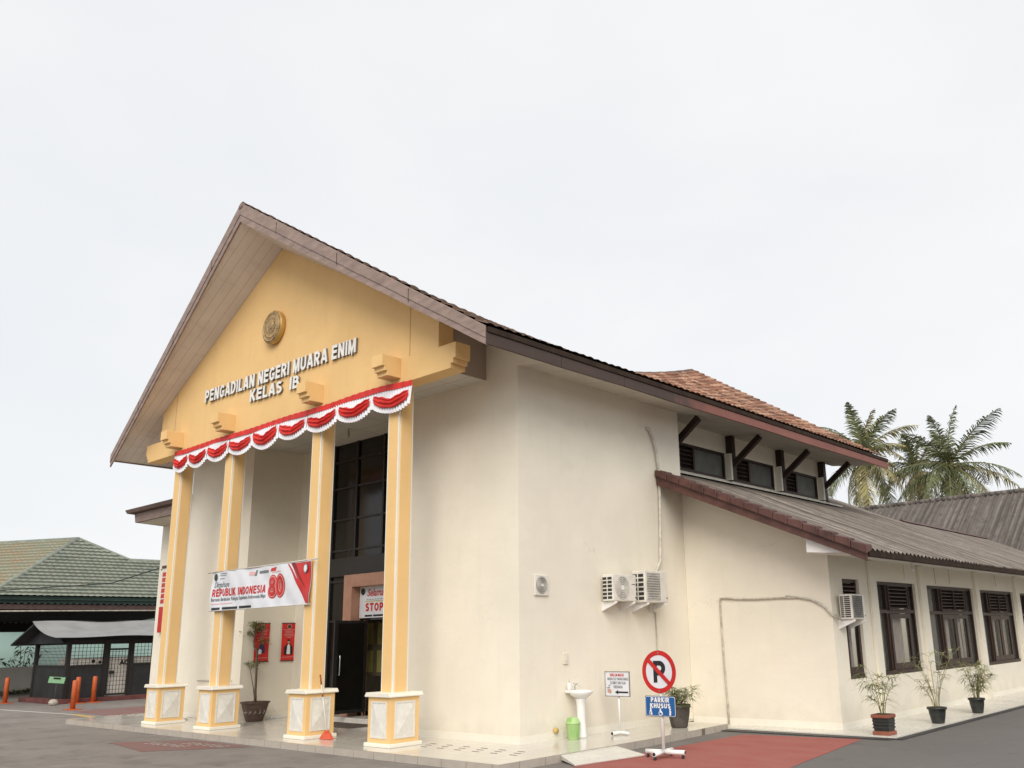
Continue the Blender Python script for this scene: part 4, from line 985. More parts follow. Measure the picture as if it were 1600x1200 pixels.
# ------------------------------------------------------------ pipes on the walls
def pipe(name, label, path, r, mat, clips=()):
    m = MB().tube(path, r, 8)
    for c in clips: m.box(*c)
    return tag(m.build(name, mat), label, 'pipe')
pipe('conduit', 'curved white pipe running down the wall above the air conditioners', [(.01,4.30,6.60),(.05,4.33,6.60),(.06,4.42,6.52),(.06,4.52,6.34),(.06,4.60,6.1),(.06,4.66,5.7),(.07,4.49,5.2) if False else (.06,4.67,5.4),(.06,4.66,5.0),(.06,4.62,4.2),(.06,4.57,3.5),(.06,4.40,3.30),(.12,4.2,3.1)], .034, 'pipe')
pipe('drain_pipe', 'thin white drain hose hanging below the larger air conditioner', [(.25,4.0,2.54),(.2,4.05,2.45),(.05,4.2,2.40),(.03,4.33,2.36),(.03,4.36,1.2),(.03,4.40,.02)], .018, 'pipe')
pipe('drain_pipe', 'weathered pipe bent at the corner and running down the wing front wall', [(3.75,5.83,2.08),(3.62,5.62,2.20),(3.45,5.63,2.38),(3.2,5.63,2.52),(2.9,5.63,2.585),(2.47,5.63,2.60),(1.8,5.63,2.60),(1.4,5.63,2.62),(1.0,5.63,2.66),(.93,5.63,2.66),(.92,5.63,2.55),(.92,5.63,2.2),(.93,5.63,1.2),(.95,5.63,.5),(.96,5.63,-.08)], .021, 'pipe_dirty')
m = MB().tube([(3.7,5.9,2.14),(3.58,5.62,2.26),(3.4,5.62,2.45),(3.1,5.62,2.56),(2.6,5.62,2.63)], .018, 6); tag(m.build('pipe', 'pipe'), 'short white pipe beside the weathered one at the wing corner', 'pipe')
# ------------------------------------------------------------ washbasin corner
T = thing('washbasin', 'white porcelain pedestal washbasin against the cream side wall', 'washbasin', (0, 1.42, 0))
m = MB().lathe([(.11,0),(.115,.03),(.095,.08),(.085,.4),(.095,.66),(.12,.72)], (.26,0,0), 24, .9, 1); m.build('pedestal', 'porcelain', T)
m = MB(); prof_ = [(.09,.71),(.15,.75),(.21,.79),(.24,.835),(.245,.86),(.228,.867),(.20,.86),(.14,.80),(.05,.765),(0,.76)]
m.lathe(prof_, (.27,0,0), 32, .98, 1.0); b_ = m.build('basin', 'porcelain', T)
MB().box(.014, .14, -.19, .19, .82, .875).build('back_ledge', 'porcelain', b_, .02)
m = MB().tube([(.10,.02,.87),(.10,.02,.95),(.13,.02,.985),(.18,.02,.98),(.21,.02,.94)], .015).tube([(.10,.02,.955),(.07,.02,1.0)], .012); m.build('faucet', 'chrome', T)
T = thing('soap_bottle', 'white pump soap bottle standing on the washbasin ledge', 'bottle', (.09, 1.28, .88))
MB().lathe([(.036,0),(.04,.02),(.04,.11),(.02,.135)], n=16).build('bottle', 'white', T); MB().tube([(0,0,.13),(0,0,.185),(.03,-.02,.185)], .008).build('pump', 'offwhite', T)
T = thing('trash_bin', 'small light green bin with swing lid beside the washbasin', 'bin', (.30, 1.13, 0))
MB().lathe([(.105,0),(.11,.01),(.135,.27),(.14,.28),(.13,.28)], n=28).build('body', 'lime', T)
m = MB().lathe([(.142,.275),(.145,.30),(.13,.315),(.105,.37),(.06,.40),(0,.405)], n=28); l_ = m.build('lid', 'lime', T); MB().prism([(-.06,.32),(.06,.32),(.04,.40),(-.04,.40)], 1, -.125, -.05).build('flap', 'lime2', l_, .01)
m = MB()
for k in range(5): m.bar((.128*math.cos(-1.2+k*.3), .128*math.sin(-1.2+k*.3), .05), (.136*math.cos(-1.2+k*.3), .136*math.sin(-1.2+k*.3), .24), .012, .006)
m.build('rib', 'lime2', T)
# ------------------------------------------------------------ hand-washing sign
T = thing('handwash_sign', 'white hand-washing sign with black arrow on a pole beside the washbasin', 'sign', (.61, 2.14, 0))
MB().box(-.305, .305, -.012, .004, .72, 1.19).build('panel', 'bannerw', T, .003)
m = MB().box(-.31, .31, -.018, .006, .715, .73).box(-.31, .31, -.018, .006, 1.18, 1.195).box(-.31, -.296, -.018, .006, .73, 1.18).box(.296, .31, -.018, .006, .73, 1.18); m.build('frame', 'greyfan', T)
MB().tube([(0,.03,.03),(0,.03,.9)], .022).build('pole', 'white', T)
m = MB().tube([(-.02,.28,.04),(0,.03,.045),(.0,-.22,.045)], .034).tube([(-.2,.05,.04),(.22,.02,.04)], .03); bs = m.build('base', 'white', T)
MB().disc((0,-.222,.045), .028, 1, 16, 0, .003).build('tube_end', 'black', bs)
y_ = -.014
MB().text('SEBELUM MASUK', .075, (0, y_, 1.10), UX, UZ, .003, .001, 'CENTER', .36).build('red_print', 'redgloss', T)
m = MB()
for i, (t_, w_) in enumerate((('MOHON CUCI TANGAN DAHULU', .52), ('DI TEMPAT YANG TELAH', .38), ('DISEDIAKAN', .22))): m.text(t_, .075, (.02, y_, 1.025-.075*i), UX, UZ, .003, .0006, 'CENTER', w_)
m.build('black_print', 'grey', T)
MB().prism([(-.06,.80),(.02,.84),(.02,.815),(.27,.815),(.27,.785),(.02,.785),(.02,.76)], 1, y_-.003, y_).build('arrow', 'black', T)
m = MB().prism([(-.25,.80),(-.17,.77),(-.14,.80),(-.16,.85),(-.24,.86)], 1, y_-.003, y_); m.build('hand_print', 'skin', T)
MB().box(-.27, -.18, y_-.003, y_, .875, .885).tube([(-.21,y_,.885),(-.21,y_,.93),(-.17,y_,.93)], .006).build('tap_print', 'grey', T)
# ------------------------------------------------------------ no-parking stand
T = thing('no_parking_sign', 'round no-parking sign with blue board below on a white wheeled stand', 'sign', (2.72, .66, G+.0))
z0 = -G
MB().disc((0,-.036,1.27+z0), .35, 1, 56, 0, .008).build('sign_face', 'bannerw', T)
MB().disc((0,-.042,1.27+z0), .352, 1, 56, .275, .005).build('red_ring', 'redgloss', T)
block_text(MB(), 'P', .36, (-.115, -.037, 1.27+z0-.18), UX, UZ, .25, .21, thick=.004).build('letter', 'black', T)
a = R(-42); ca_, sa_ = math.cos(a), math.sin(a); hw = .034
MB().prism([(x*ca_-z*sa_, 1.27+z0+x*sa_+z*ca_) for x, z in ((-.285,-hw),(.285,-hw),(.285,hw),(-.285,hw))], 1, -.050, -.046).build('red_bar', 'redgloss', T)
m = MB()
for z in (1.27+.315, 1.27-.315): m.disc((0,-.050,z+z0), .012, 1, 12, 0, .004)
m.build('bolt', 'chrome', T)
def rrect(w_, h_, r_, cz): return [(sx*(w_-r_)+r_*math.cos(R(q)), cz+sz*(h_-r_)+r_*math.sin(R(q))) for sx, sz, a0 in ((1,1,0),(-1,1,90),(-1,-1,180),(1,-1,270)) for q in (a0, a0+30, a0+60, a0+90)]
cz = .705+z0
bb = MB().prism(rrect(.315,.168,.015,cz), 1, -.036, -.028).build('blue_board', 'black', T)
MB().prism(rrect(.308,.160,.03,cz), 1, -.039, -.037).build('white_border', 'bannerw', bb); MB().prism(rrect(.299,.151,.026,cz), 1, -.042, -.040).build('blue_face', 'blue', bb)
m = block_text(MB(), 'PARKIR', .078, (0,-.0425,cz+.066), UX, UZ, .38, .24, .16, .4, .003, 'CENTER'); block_text(m, 'KHUSUS', .078, (0,-.0425,cz-.03), UX, UZ, .42, .24, .16, .4, .003, 'CENTER')
m.build('board_letters', 'white', bb)
m = MB(); y_ = -.045
def pic(pts, r): m.tube([(x, y_, cz+z) for x, z in pts], r, 6)
m.disc((-.20,y_,cz-.045), .017, 1, 12, 0, .003); pic([(-.205,-.065),(-.19,-.10)], .018); pic([(-.19,-.10),(-.20,-.145)], .010); pic([(-.185,-.10),(-.175,-.145)], .010); pic([(-.20,-.075),(-.225,-.10)], .008); pic([(-.228,-.10),(-.228,-.145)], .004)
m.disc((0,y_,cz-.045), .015, 1, 12, 0, .003); m.disc((.0,y_,cz-.112), .038, 1, 24, .027, .003); pic([(-.005,-.06),(0,-.095),(.03,-.10),(.045,-.135)], .011); pic([(0,-.075),(.03,-.078)], .007)
m.disc((.20,y_,cz-.043), .016, 1, 12, 0, .003); m.prism([(.185,cz-.06),(.212,cz-.06),(.225,cz-.085),(.215,cz-.11),(.222,cz-.125),(.178,cz-.125),(.19,cz-.10)], 1, y_-.003, y_); pic([(.192,-.12),(.192,-.147)], .007); pic([(.208,-.12),(.208,-.147)], .007)
m.build('pictograms', 'white', bb)
MB().tube([(0,0,.10),(0,0,1.45+z0)], .028, 12).build('pole', 'white', T)
m = MB(); legs = [(-.33,-.05), (.36,.10), (.05,-.35), (-.06,.33)]
for lx, ly in legs:
    o = MB().tube([(0,0,.10),(lx,ly,.10)], .040, 12).build('leg', 'white', T)
    l = math.hypot(lx, ly); ex, ey = lx*(1+.002/l), ly*(1+.002/l)
    MB().tube([(ex,ey,.10),(lx*1.01,ly*1.01,.10)], .030, 12).build('tube_end', 'black', o)
    MB().tube([(lx*.9-.014,ly*.9,.028),(lx*.9+.014,ly*.9,.028)], .028, 14).box(lx*.9-.012, lx*.9+.012, ly*.9-.012, ly*.9+.012, .02, .07).build('castor', 'dark', o)
# ------------------------------------------------------------ ramp tile, mat, broom, cable
T = tag(MB().hexa([(1.56,-.62,-.09),(2.06,-.86,-.122),(2.28,.72,-.122),(1.50,.87,-.09),(1.545,-.62,-.012),(2.06,-.86,-.098),(2.28,.72,-.098),(1.50,.87,-.012)]).build('ramp', 'walk', bevel=.006), 'cream tiled ramp slab leaning on the porch edge', 'ramp')
o = tag(MB().box(-7.6, -5.6, .25, 1.0, .001, .016).build('door_mat', 'mat', bevel=.005), 'dark doormat in front of the entrance step', 'doormat')
T = thing('broom', 'long-handled broom with orange-red head leaning on a column pedestal', 'broom', (-4.13, -1.32, 0))
MB().tube([(0,0,.16),(-.12,-.0,.55),(-.265,0,1.06)], .011).build('handle', 'offwhite', T); MB().tube([(-.262,0,1.05),(-.32,0,1.24)], .016).build('grip', 'broomwood', T); MB().tube([(-.195,0,.81),(-.215,0,.88)], .016).build('collar', 'broomwood', T)
m = MB(); m.hexa([(-.20,-.05,.005),(.19,-.05,.005),(.19,.05,.005),(-.20,.05,.005),(-.10,-.025,.13),(.10,-.025,.13),(.10,.025,.13),(-.10,.025,.13)]); m.box(-.06, .06, -.03, .03, .13, .17); m.build('head', 'broom', T, .008)
m = MB().tube([(-9.95,.75,.02),(-9.8,1.0,.012),(-9.85,1.25,.02),(-9.9,1.5,.012)], .012).box(-9.93, -9.87, .85, 1.1, .0, .05).tube([(-9.97,1.0,.3),(-9.93,1.1,.1),(-9.9,1.1,.04)], .008); tag(m.build('extension_cord', 'white'), 'white extension cord lying along the recess wall', 'cord')
# ------------------------------------------------------------ potted plants
def leaf(m, p, d, L_, w_, droop=.3, up=Vector((0, 0, 1))):
    d = Vector(d).normalized(); s_ = d.cross(up)
    if s_.length < .01: s_ = Vector((1, 0, 0))
    s_.normalize(); p = Vector(p); pts = []
    for t, ww in ((0, .25), (.35, 1), (.7, .7), (1, .02)):
        c = p+d*L_*t+Vector((0, 0, -droop*L_*t*t)); pts += [c-s_*w_/2*ww, c+s_*w_/2*ww]
    m.add(pts, [(0,1,3,2),(2,3,5,4),(4,5,7,6)])
def cane_palm(label, loc, pot, seed, hgt, nst, nleaf, spread, mat='leaf_dry', group='potted palms along the side wing', lsize=1., lw=.011):
    rnd = random.Random(seed)
    T = thing('potted_plant', label, 'potted plant', loc, group)
    ph = pot(T)
    ms, ml, ml2 = MB(), MB(), MB()
    for i in range(nst):
        a = rnd.uniform(0, 6.28); r = rnd.uniform(.02, .10); h_ = hgt*rnd.uniform(.45, 1.05); lx, ly = math.cos(a)*spread*rnd.uniform(.3, 1), math.sin(a)*spread*rnd.uniform(.3, 1)
        f = lambda t: Vector((math.cos(a)*r*.8+lx*t*t, math.sin(a)*r+ly*t*t, ph-.04+h_*t))
        ms.tube([f(t) for t in lin(0, 1, 6)], [.008-.0045*t for t in lin(0, 1, 6)], 5)
        for k in range(nleaf):
            t = 1.0 if k < 2 else rnd.uniform(.3, 1); p = f(t); aa = rnd.uniform(0, 6.28); el = rnd.uniform(.1, .9)
            q = p+Vector((math.cos(aa)*.07, math.sin(aa)*.07, .06*el))*lsize; ms.tube([p, q], .0035, 4, False)
            for j in range(7):
                b = aa+(j-3)*.34+rnd.uniform(-.1, .1); d = Vector((math.cos(b), math.sin(b), el*.8+rnd.uniform(-.25, .2)))
                leaf(ml if rnd.random() < .6 else ml2, q, d, rnd.uniform(.13, .24)*lsize, lw*rnd.uniform(.8, 1.4), rnd.uniform(.2, .75))
    ms.build('stems', 'stem', T); ml.build('leaves', mat, T, recalc=False); ml2.build('leaves', 'leaf', T, recalc=False)
    return T
def pot_square(T):
    o = MB().hexa([(-.145,-.145,.06),(.145,-.145,.06),(.145,.145,.06),(-.145,.145,.06),(-.165,-.165,.34),(.165,-.165,.34),(.165,.165,.34),(-.165,.165,.34)]).build('pot', 'pot_dark', T, .01)
    m = MB()
    for z in (.12, .18, .24): m.box(-.163, .163, -.163, .163, z, z+.03)
    m.build('pot_band', 'pot_dark', o, .006)
    MB().box(-.18, .18, -.18, .18, .31, .375).build('pot_rim', 'terra', o, .012); MB().box(-.172, .172, -.172, .172, 0, .07).build('pot_foot', 'terra', o, .01)
    MB().box(-.155, .155, -.155, .155, .372, .379).build('soil', 'soil', T); return .375
def pot_round(r, h_, mat, rim=.03):
    def f(T):
        MB().lathe([(r*.62,0),(r*.72,.02),(r*.93,h_*.6),(r*.98,h_*.86),(r+rim,h_*.87),(r+rim,h_),(r*.95,h_),(r*.93,h_*.9)], n=28).build('pot', mat, T); MB().disc((0,0,0), .01).build; MB().lathe([(r*.94,h_*.92),(0,h_*.93)], n=20).build('soil', 'soil', T); return h_*.92
    return f
cane_palm('sparse palm in square black pot with terracotta rim, nearest the wing corner', (4.64, 5.28, -.082), pot_square, 4, .92, 7, 5, .32, lsize=1.5, lw=.02)
cane_palm('thin tall-stemmed palm in round black pot under the second wide window', (4.78, 7.80, -.082), pot_round(.18, .33, 'pot_dark', .025), 9, 1.15, 11, 4, .45, lsize=1.3, lw=.014)
cane_palm('bushy upright palm in black pot farthest along the walkway', (4.76, 10.5, -.082), pot_round(.17, .34, 'pot_dark', .02), 12, .80, 18, 5, .36, lsize=1.3, lw=.017)
cane_palm('dense grassy palm in weathered grey pot behind the no-parking sign', (.86, 3.85, 0), pot_round(.24, .46, 'pot_grey', .012), 21, .36, 16, 6, .30, 'leaf', None, 1.25, .014)
def bonsai():
    rnd = random.Random(2)
    T = thing('bonsai', 'slender bonsai tree in carved brown pot beside the recess wall', 'potted plant', (-9.55, .20, 0))
    MB().lathe([(.19,0),(.21,.02),(.27,.2),(.31,.34),(.33,.42),(.36,.44),(.37,.47),(.33,.47),(.30,.42)], n=28).build('pot', 'pot_brown', T)
    for k in range(9):
        a = -2.6+k*.42; m = MB()
        for q in range(4): m.lathe([(.0,.0),(.022,.006),(.0,.02)], (.285*math.cos(a)+.03*math.cos(q*1.6), .285*math.sin(a)+.03*math.sin(q*1.6)*.3, .22+.03*math.sin(q*1.6)), 6)
        m.build('pot_flower', 'lowwall', T)
    MB().lathe([(.30,.43),(0,.44)], n=20).build('soil', 'soil', T)
    tr = [(0,0,.42),(-.03,0,.7),(-.05,.01,1.1),(-.05,.0,1.5),(-.06,0,1.72),(-.17,-.02,1.80),(-.22,-.02,1.95),(-.22,-.0,2.2),(-.20,0,2.36)]
    m = MB().tube(tr, [.036,.034,.03,.027,.026,.022,.019,.015,.008], 8).tube([(-.06,0,1.72),(.0,0,1.82),(.05,.02,1.95)], [.02,.015,.008], 6).tube([(-.05,.02,.42),(-.14,.0,.8),(-.26,-.02,1.15),(-.36,-.02,1.36),(-.46,-.02,1.42)], [.014,.013,.011,.009,.005], 6)
    br = [(-.22,-.02,2.05,-.55,-.05,2.22),(-.21,0,2.2,.10,.05,2.36),(-.2,0,2.3,-.45,.12,2.40),(-.2,0,2.3,.0,-.12,2.42),(.0,0,1.85,.18,.05,1.98),(-.40,-.02,1.38,-.60,0,1.42),(-.3,0,1.25,-.2,.1,1.45),(-.22,0,2.15,-.2,.2,2.3)]
    for b in br: m.tube([b[:3], ((b[0]+b[3])/2, (b[1]+b[4])/2, (b[2]+b[5])/2+.03), b[3:]], [.009,.007,.004], 5)
    m.build('trunk', 'bark', T)
    ml, md = MB(), MB()
    for b in br:
        for k in range(120):
            t = rnd.uniform(.35, 1.1); p = Vector(b[:3]).lerp(Vector(b[3:]), t)+Vector((rnd.gauss(0, .075), rnd.gauss(0, .075), rnd.gauss(.01, .03)))
            d = Vector((rnd.gauss(0, 1), rnd.gauss(0, 1), rnd.gauss(-.1, .35))); leaf(ml if rnd.random() < .7 else md, p, d, rnd.uniform(.05, .085), .026, .3)
    ml.build('foliage', 'leaf', T, recalc=False); md.build('foliage', 'leaf_dry', T, recalc=False)
bonsai()

# ------------------------------------------------------------ right background: rear building and coconut palms
T = thing('rear_building', 'long rear building with grey corrugated asbestos roof behind the wing', 'building', (2, 36, G))
OX, OY, OZ = 2, 36, G
YR, ZR, YE, ZE = 36, 8.44, 29.75, 4.35
m = MB(); n = int(24/.30*8)
m.patch(lambda u, v: (u-OX, lerp(YE, YR, v)-OY, lerp(ZE, ZR, v)+.045*math.sin(2*math.pi*u/.30)-.02*(v*3-math.floor(v*3))+.03*noise.noise((u*.35, v*3, 1))-OZ), lin(-10, 14, n), [0,.1,.2,.33,.334,.5,.66,.667,.8,.92,1], False)
m.build('roof', 'asb2', T, recalc=False)
MB().poly((-10-OX,YR-OY,ZR-.05-OZ),(14-OX,YR-OY,ZR-.05-OZ),(14-OX,41-OY,5-OZ),(-10-OX,41-OY,5-OZ)).build('roof_back', 'asb2', T)
m = MB(); [m.tube([(x-OX,YR-OY,ZR+.02-OZ),(x+1.19-OX,YR-OY,ZR+.03+.01*math.sin(x)-OZ)], .13, 8) for x in lin(-10, 12.8, 19)]; m.build('ridge_cap', 'asb2', T)
m = MB()
wz = ZE+.3-OZ
m.box(-9.5-OX, 13.5-OX, 31-OY, 31.2-OY, 0, wz).box(-9.5-OX, 13.5-OX, 40.6-OY, 40.8-OY, 0, wz).prism([(31.2-OY,0),(40.6-OY,0),(40.6-OY,wz),(YR-OY,ZR-.2-OZ),(31.2-OY,wz)], 0, -9.5-OX, -9.3-OX).prism([(31.2-OY,0),(40.6-OY,0),(40.6-OY,wz),(YR-OY,ZR-.2-OZ),(31.2-OY,wz)], 0, 13.3-OX, 13.5-OX)
m.build('wall', 'wall', T)

def coconut_palm(label, loc, H, nf, seed, L_, lean=(0, 0), yellow=.3, nuts=8, upright=.5):
    rnd = random.Random(seed)
    T = thing('coconut_palm', label, 'palm tree', loc, 'coconut palms behind the roofs')
    path = [(lean[0]*t*t+.12*math.sin(t*5), lean[1]*t*t, H*t) for t in lin(0, 1, 12)]
    MB().tube(path, [lerp(.24, .13, t)+.012*math.sin(t*60) for t in lin(0, 1, 12)], 10).build('trunk', 'bark', T)
    top = Vector(path[-1]); mg, my, mr = MB(), MB(), MB()
    for i in range(nf):
        az = i*2.399+rnd.uniform(-.25, .25); age = i/nf
        el = lerp(1.5, -1.15, age**.85)+rnd.uniform(-.12, .12)
        ln = L_*rnd.uniform(.8, 1.1)*(1 if age > .15 else .75)
        bendk = lerp(.55, 1.25, age)*rnd.uniform(.7, 1.35)
        d = Vector((math.cos(az), math.sin(az), 0)); side = Vector((-math.sin(az), math.cos(az), 0))
        pts = []; p = top+Vector((0, 0, .1)); e = el; n = 27
        for k in range(n+1):
            pts.append(p.copy()); p = p+(d*math.cos(e)+Vector((0, 0, 1))*math.sin(e))*ln/n; e -= bendk/n*(.5+1.3*k/n)
            e = max(e, -1.5)
        mr.tube(pts, [lerp(.05, .008, k/n) for k in range(n+1)], 5, False)
        roll_ = rnd.uniform(-.5, .5)
        m = my if rnd.random() < yellow*(.4+1.2*age) else mg
        for k in range(2, n+1):
            for sub in (0, .5):
                if k == n and sub: continue
                t = (k+sub)/n; q = pts[k].lerp(pts[min(k+1, n)], sub); tg = (pts[min(k+1, n)]-pts[k-1]).normalized(); nrm = side.cross(tg).normalized()
                ll = ln*.23*math.sin(math.pi*min(1, t*.88+.12))**.7*rnd.uniform(.8, 1.15)+.1
                for s in (-1, 1):
                    if rnd.random() < .12: continue
                    dd = (side*s*.95+tg*rnd.uniform(.45, 1.0)+nrm*(rnd.uniform(-.1, .35)+roll_*s*.4)).normalized()
                    a = q; b_ = q+dd*ll*.5-Vector((0, 0, .09*ll)); c = q+dd*ll*.9-Vector((0, 0, ll*rnd.uniform(.25, .55)*lerp(.8, 1.5, age)))
                    wv = tg*.032; m.add([a-wv, a+wv, b_+wv*1.1, b_-wv*1.1, c], [(0,1,2,3),(3,2,4)])
    mr.build('frond_ribs', 'stem', T); mg.build('fronds', 'palmleaf', T, recalc=False); my.build('fronds', 'palmyellow', T, recalc=False)
    m = MB()
    for k in range(nuts):
        a = rnd.uniform(0, 6.28); m.lathe([(0,-.16),(.11,-.1),(.14,0),(.1,.12),(0,.16)], (top.x+.3*math.cos(a), top.y+.3*math.sin(a), top.z-.15-rnd.uniform(0, .35)), 8)
    if nuts: m.build('coconuts', 'coconut', T)
    return T
coconut_palm('tall coconut palm with upright crown right behind the red eave tip', (-11.9, 45.4, G), 13.6, 29, 31, 4.6, (.2, .2), .45, 0)
coconut_palm('coconut palm with wide arching fronds and nut cluster, farthest right', (-6.0, 45.2, G), 11.9, 27, 17, 4.7, (.1, 0), .22, 12)
coconut_palm('smaller yellowish coconut palm half hidden between the two larger ones', (-9.6, 49.5, G), 12.6, 20, 8, 3.9, (0, .2), .6, 4)

# ------------------------------------------------------------ left background
# neighbouring block whose eave shows beside the first column
T = thing('side_block', 'narrow cream block with brown eave showing past the leftmost column', 'building', (-15.5, 3, G))
def loc_(x, y, z): return (x+15.5, y-3, z-G)
MB().box(-2.0, 2.0, -1.93, 4, 0, 5.95).build('wall', 'wall', T)
MB().hexa([(-1.65,-3.0,5.86),(2.0,-3.0,5.86),(2.0,1,5.86),(-3.1,1,5.86),(-1.68,-3.03,6.14),(2.0,-3.03,6.14),(2.0,1,6.14),(-3.13,1,6.14)]).build('fascia', 'barge', T, .01)
MB().hexa([(-1.85,-3.2,6.15),(2.0,-3.2,6.15),(2.0,1,6.15),(-3.35,1,6.15),(-1.9,-3.25,6.26),(2.0,-3.25,6.26),(2.0,1,7.6),(-2.2,1,7.6)]).build('roof', 'clay_far', T, .01)
MB().poly((-1.6,-2.95,5.85),(2.0,-2.95,5.85),(2.0,1,5.85),(-3.0,1,5.85)).build('soffit', 'soffit', T)
T = thing('vertical_sign', 'tall narrow red sign on the wall edge behind the leftmost column', 'sign', (-17.04, .99, 3.45))
MB().box(0, .75, -.03, .03, -1.15, .95).build('panel', 'offwhite', T, .005); MB().box(.0, .75, -.034, -.031, -1.15, -.35).build('red_field', 'redgloss', T)
for z in lin(-.25, .6, 5): MB().prism([(.05,z),(.7,z),(.7,z+.05),(.2,z+.07),(.7,z+.10),(.7,z+.15),(.05,z+.13)], 1, -.036, -.031).build('red_character', 'redgloss', T)
MB().box(.0, .75, -.05, -.031, .86, .95).build('bracket', 'steelbrown', T)
# guard cage
T = thing('guard_booth', 'black mesh-walled hut with grey sheet awning behind the orange bollards', 'hut', (-25.45, 1.5, G))
x0, x1, y0, y1 = -3.25, 0, 0, 8.5
for (px_, py_) in ((x1,y0),(x0,y0),(x1,1.35),(x1,2.35),(x1,3.5),(x1,5.2),(x1,y1),(x0,y1)): MB().box(px_-.07, px_+.07, py_-.07, py_+.07, .05, 2.3).build('post', 'boothframe', T)
m = MB().box(x0, x1, y0-.03, y0+.0, .1, 1.32).box(x1, x1+.03, y0, 1.35, .1, 1.32).box(x1, x1+.03, 2.35, y1, .1, 1.32).box(x0-.03, x0, y0, y1, .1, 1.32); m.build('lower_panel', 'booth', T)
m = MB().box(x0, x1, y0-.05, y0+.05, 1.30, 1.38).box(x0, x1, y0-.05, y0+.05, 2.18, 2.3).box(x1-.05, x1+.05, y0, y1, 2.18, 2.3).box(x1-.05, x1+.05, y0, 1.35, 1.30, 1.38).box(x1-.05, x1+.05, 2.35, y1, 1.30, 1.38); m.build('rail', 'boothframe', T)
m = MB()
for k in range(24): m.box(x0+.13*k+.1, x0+.13*k+.112, y0-.01, y0+.002, 1.35, 2.2)
for k in range(7): m.box(x0, x1, y0-.012, y0-.002, 1.42+.12*k, 1.432+.12*k)
for a, b in ((0, 1.35), (2.35, 5.2)):
    for k in range(int((b-a)/.14)): m.box(x1-.002, x1+.01, a+.14*k+.07, a+.14*k+.084, 1.35, 2.2)
    for k in range(6): m.box(x1, x1+.012, a, b, 1.45+.14*k, 1.464+.14*k)
m.build('wire_mesh', 'boothframe', T)
m = MB().box(x1, x1+.06, 1.43, 1.5, .2, 2.18).box(x1, x1+.06, 2.2, 2.27, .2, 2.18).box(x1, x1+.06, 1.5, 2.2, .2, .27).box(x1, x1+.06, 1.5, 2.2, 1.9, 1.97)
for k in range(5): m.box(x1+.02, x1+.035, 1.6+.12*k, 1.615+.12*k, .27, 1.9)
for k in range(10): m.box(x1+.02, x1+.035, 1.5, 2.2, .4+.16*k, .415+.16*k)
m.box(x1+.02, x1+.06, 1.55, 1.72, 1.0, 1.12)
m.build('gate', 'boothframe', T)
m = MB().prism([(-4.0,2.15),(-1.55,2.98),(-1.55,3.04),(-4.05,2.2)], 1, -.75, 8.6); m.build('roof', 'booth', T)
m = MB()
def aw(u, v):
    t = v; xx = lerp(-1.60, .95, t); zz = 3.06-.66*t**.75-.10*math.sin(math.pi*t)+.02*math.sin(u*17+v*3)+.03*math.sin(u*6)*t
    return (xx, lerp(-.85, 8.7, u), zz)
m.patch(aw, lin(0, 1, 40), lin(0, 1, 10), True); m.build('awning', 'awning', T, recalc=False)
MB().prism([(-3.6,2.2),(.3,2.2),(-1.55,2.95)], 1, -.32, -.30).build('gable_board', 'booth', T)
MB().box(x0-.1, x1+.35, y0-.45, y1, 0, .16).build('kerb', 'maroonkerb', T, .01)
T = thing('cabinet', 'white machine cabinet with dark round dials inside the mesh hut', 'cabinet', (-26.48, 1.7, G))
MB().box(-1.1, .95, .25, 4.2, .1, 1.62).build('casing', 'cabinet', T, .03)
MB().text('AG', .26, (.955, 1.75, 1.33), (0, 1, 0), (0, 0, 1), .006, .01).build('lettering', 'black', T)
m = MB().disc((.951,.75,1.50), .07, 0, 16, 0, .01).disc((.951,1.0,1.46), .06, 0, 16, 0, .01); m.build('dial', 'black', T)
MB().lathe([(.0,.40),(.2,.38),(.3,.2),(.3,0)], (.75,1.2,1.25), 16, .7, 1).build('hose_drum', 'greyfan', T)
o = MB().hexa([(-24.95,.75,.62),(-24.93,1.22,.56),(-24.95,1.22,.56),(-24.97,.75,.62),(-24.95,.80,.86),(-24.93,1.26,.80),(-24.95,1.26,.80),(-24.97,.80,.86)])
T = thing('small_sign', 'small tilted mint green sign on a stake before the hut', 'sign', (-24.9, 1.0, G))
MB().hexa([(0,-.30,.80),(.02,.24,.74),(0,.24,.74),(-.02,-.30,.80),(0,-.26,1.02),(.02,.28,.96),(0,.28,.96),(-.02,-.26,1.02)]).build('panel', 'greensign', T)
MB().hexa([(.012,-.14,.92),(.028,.10,.90),(.026,.10,.90),(.010,-.14,.92),(.012,-.12,.98),(.028,.12,.955),(.026,.12,.955),(.010,-.12,.98)]).build('print_shape', 'black', T)
MB().tube([(-.03,0,.02),(-.02,0,.8)], .012).build('stake', 'steelbrown', T)
m = MB(); rnd = random.Random(5)
m.lathe([(.10,0),(.20,.06),(.22,.16),(.15,.27),(0,.30)], n=9); m.v = [(x*(1+.2*noise.noise((x*4, y*4, z*4))), y*(1+.25*noise.noise((x*3+5, y*4, z*4))), z) for x, y, z in m.v]
o = m.build('boulder', 'rock'); o.scale = (.75, .75, .75); o.location = (-24.6, .85, G); tag(o, 'pale rock lying by the maroon kerb before the hut', 'rock')
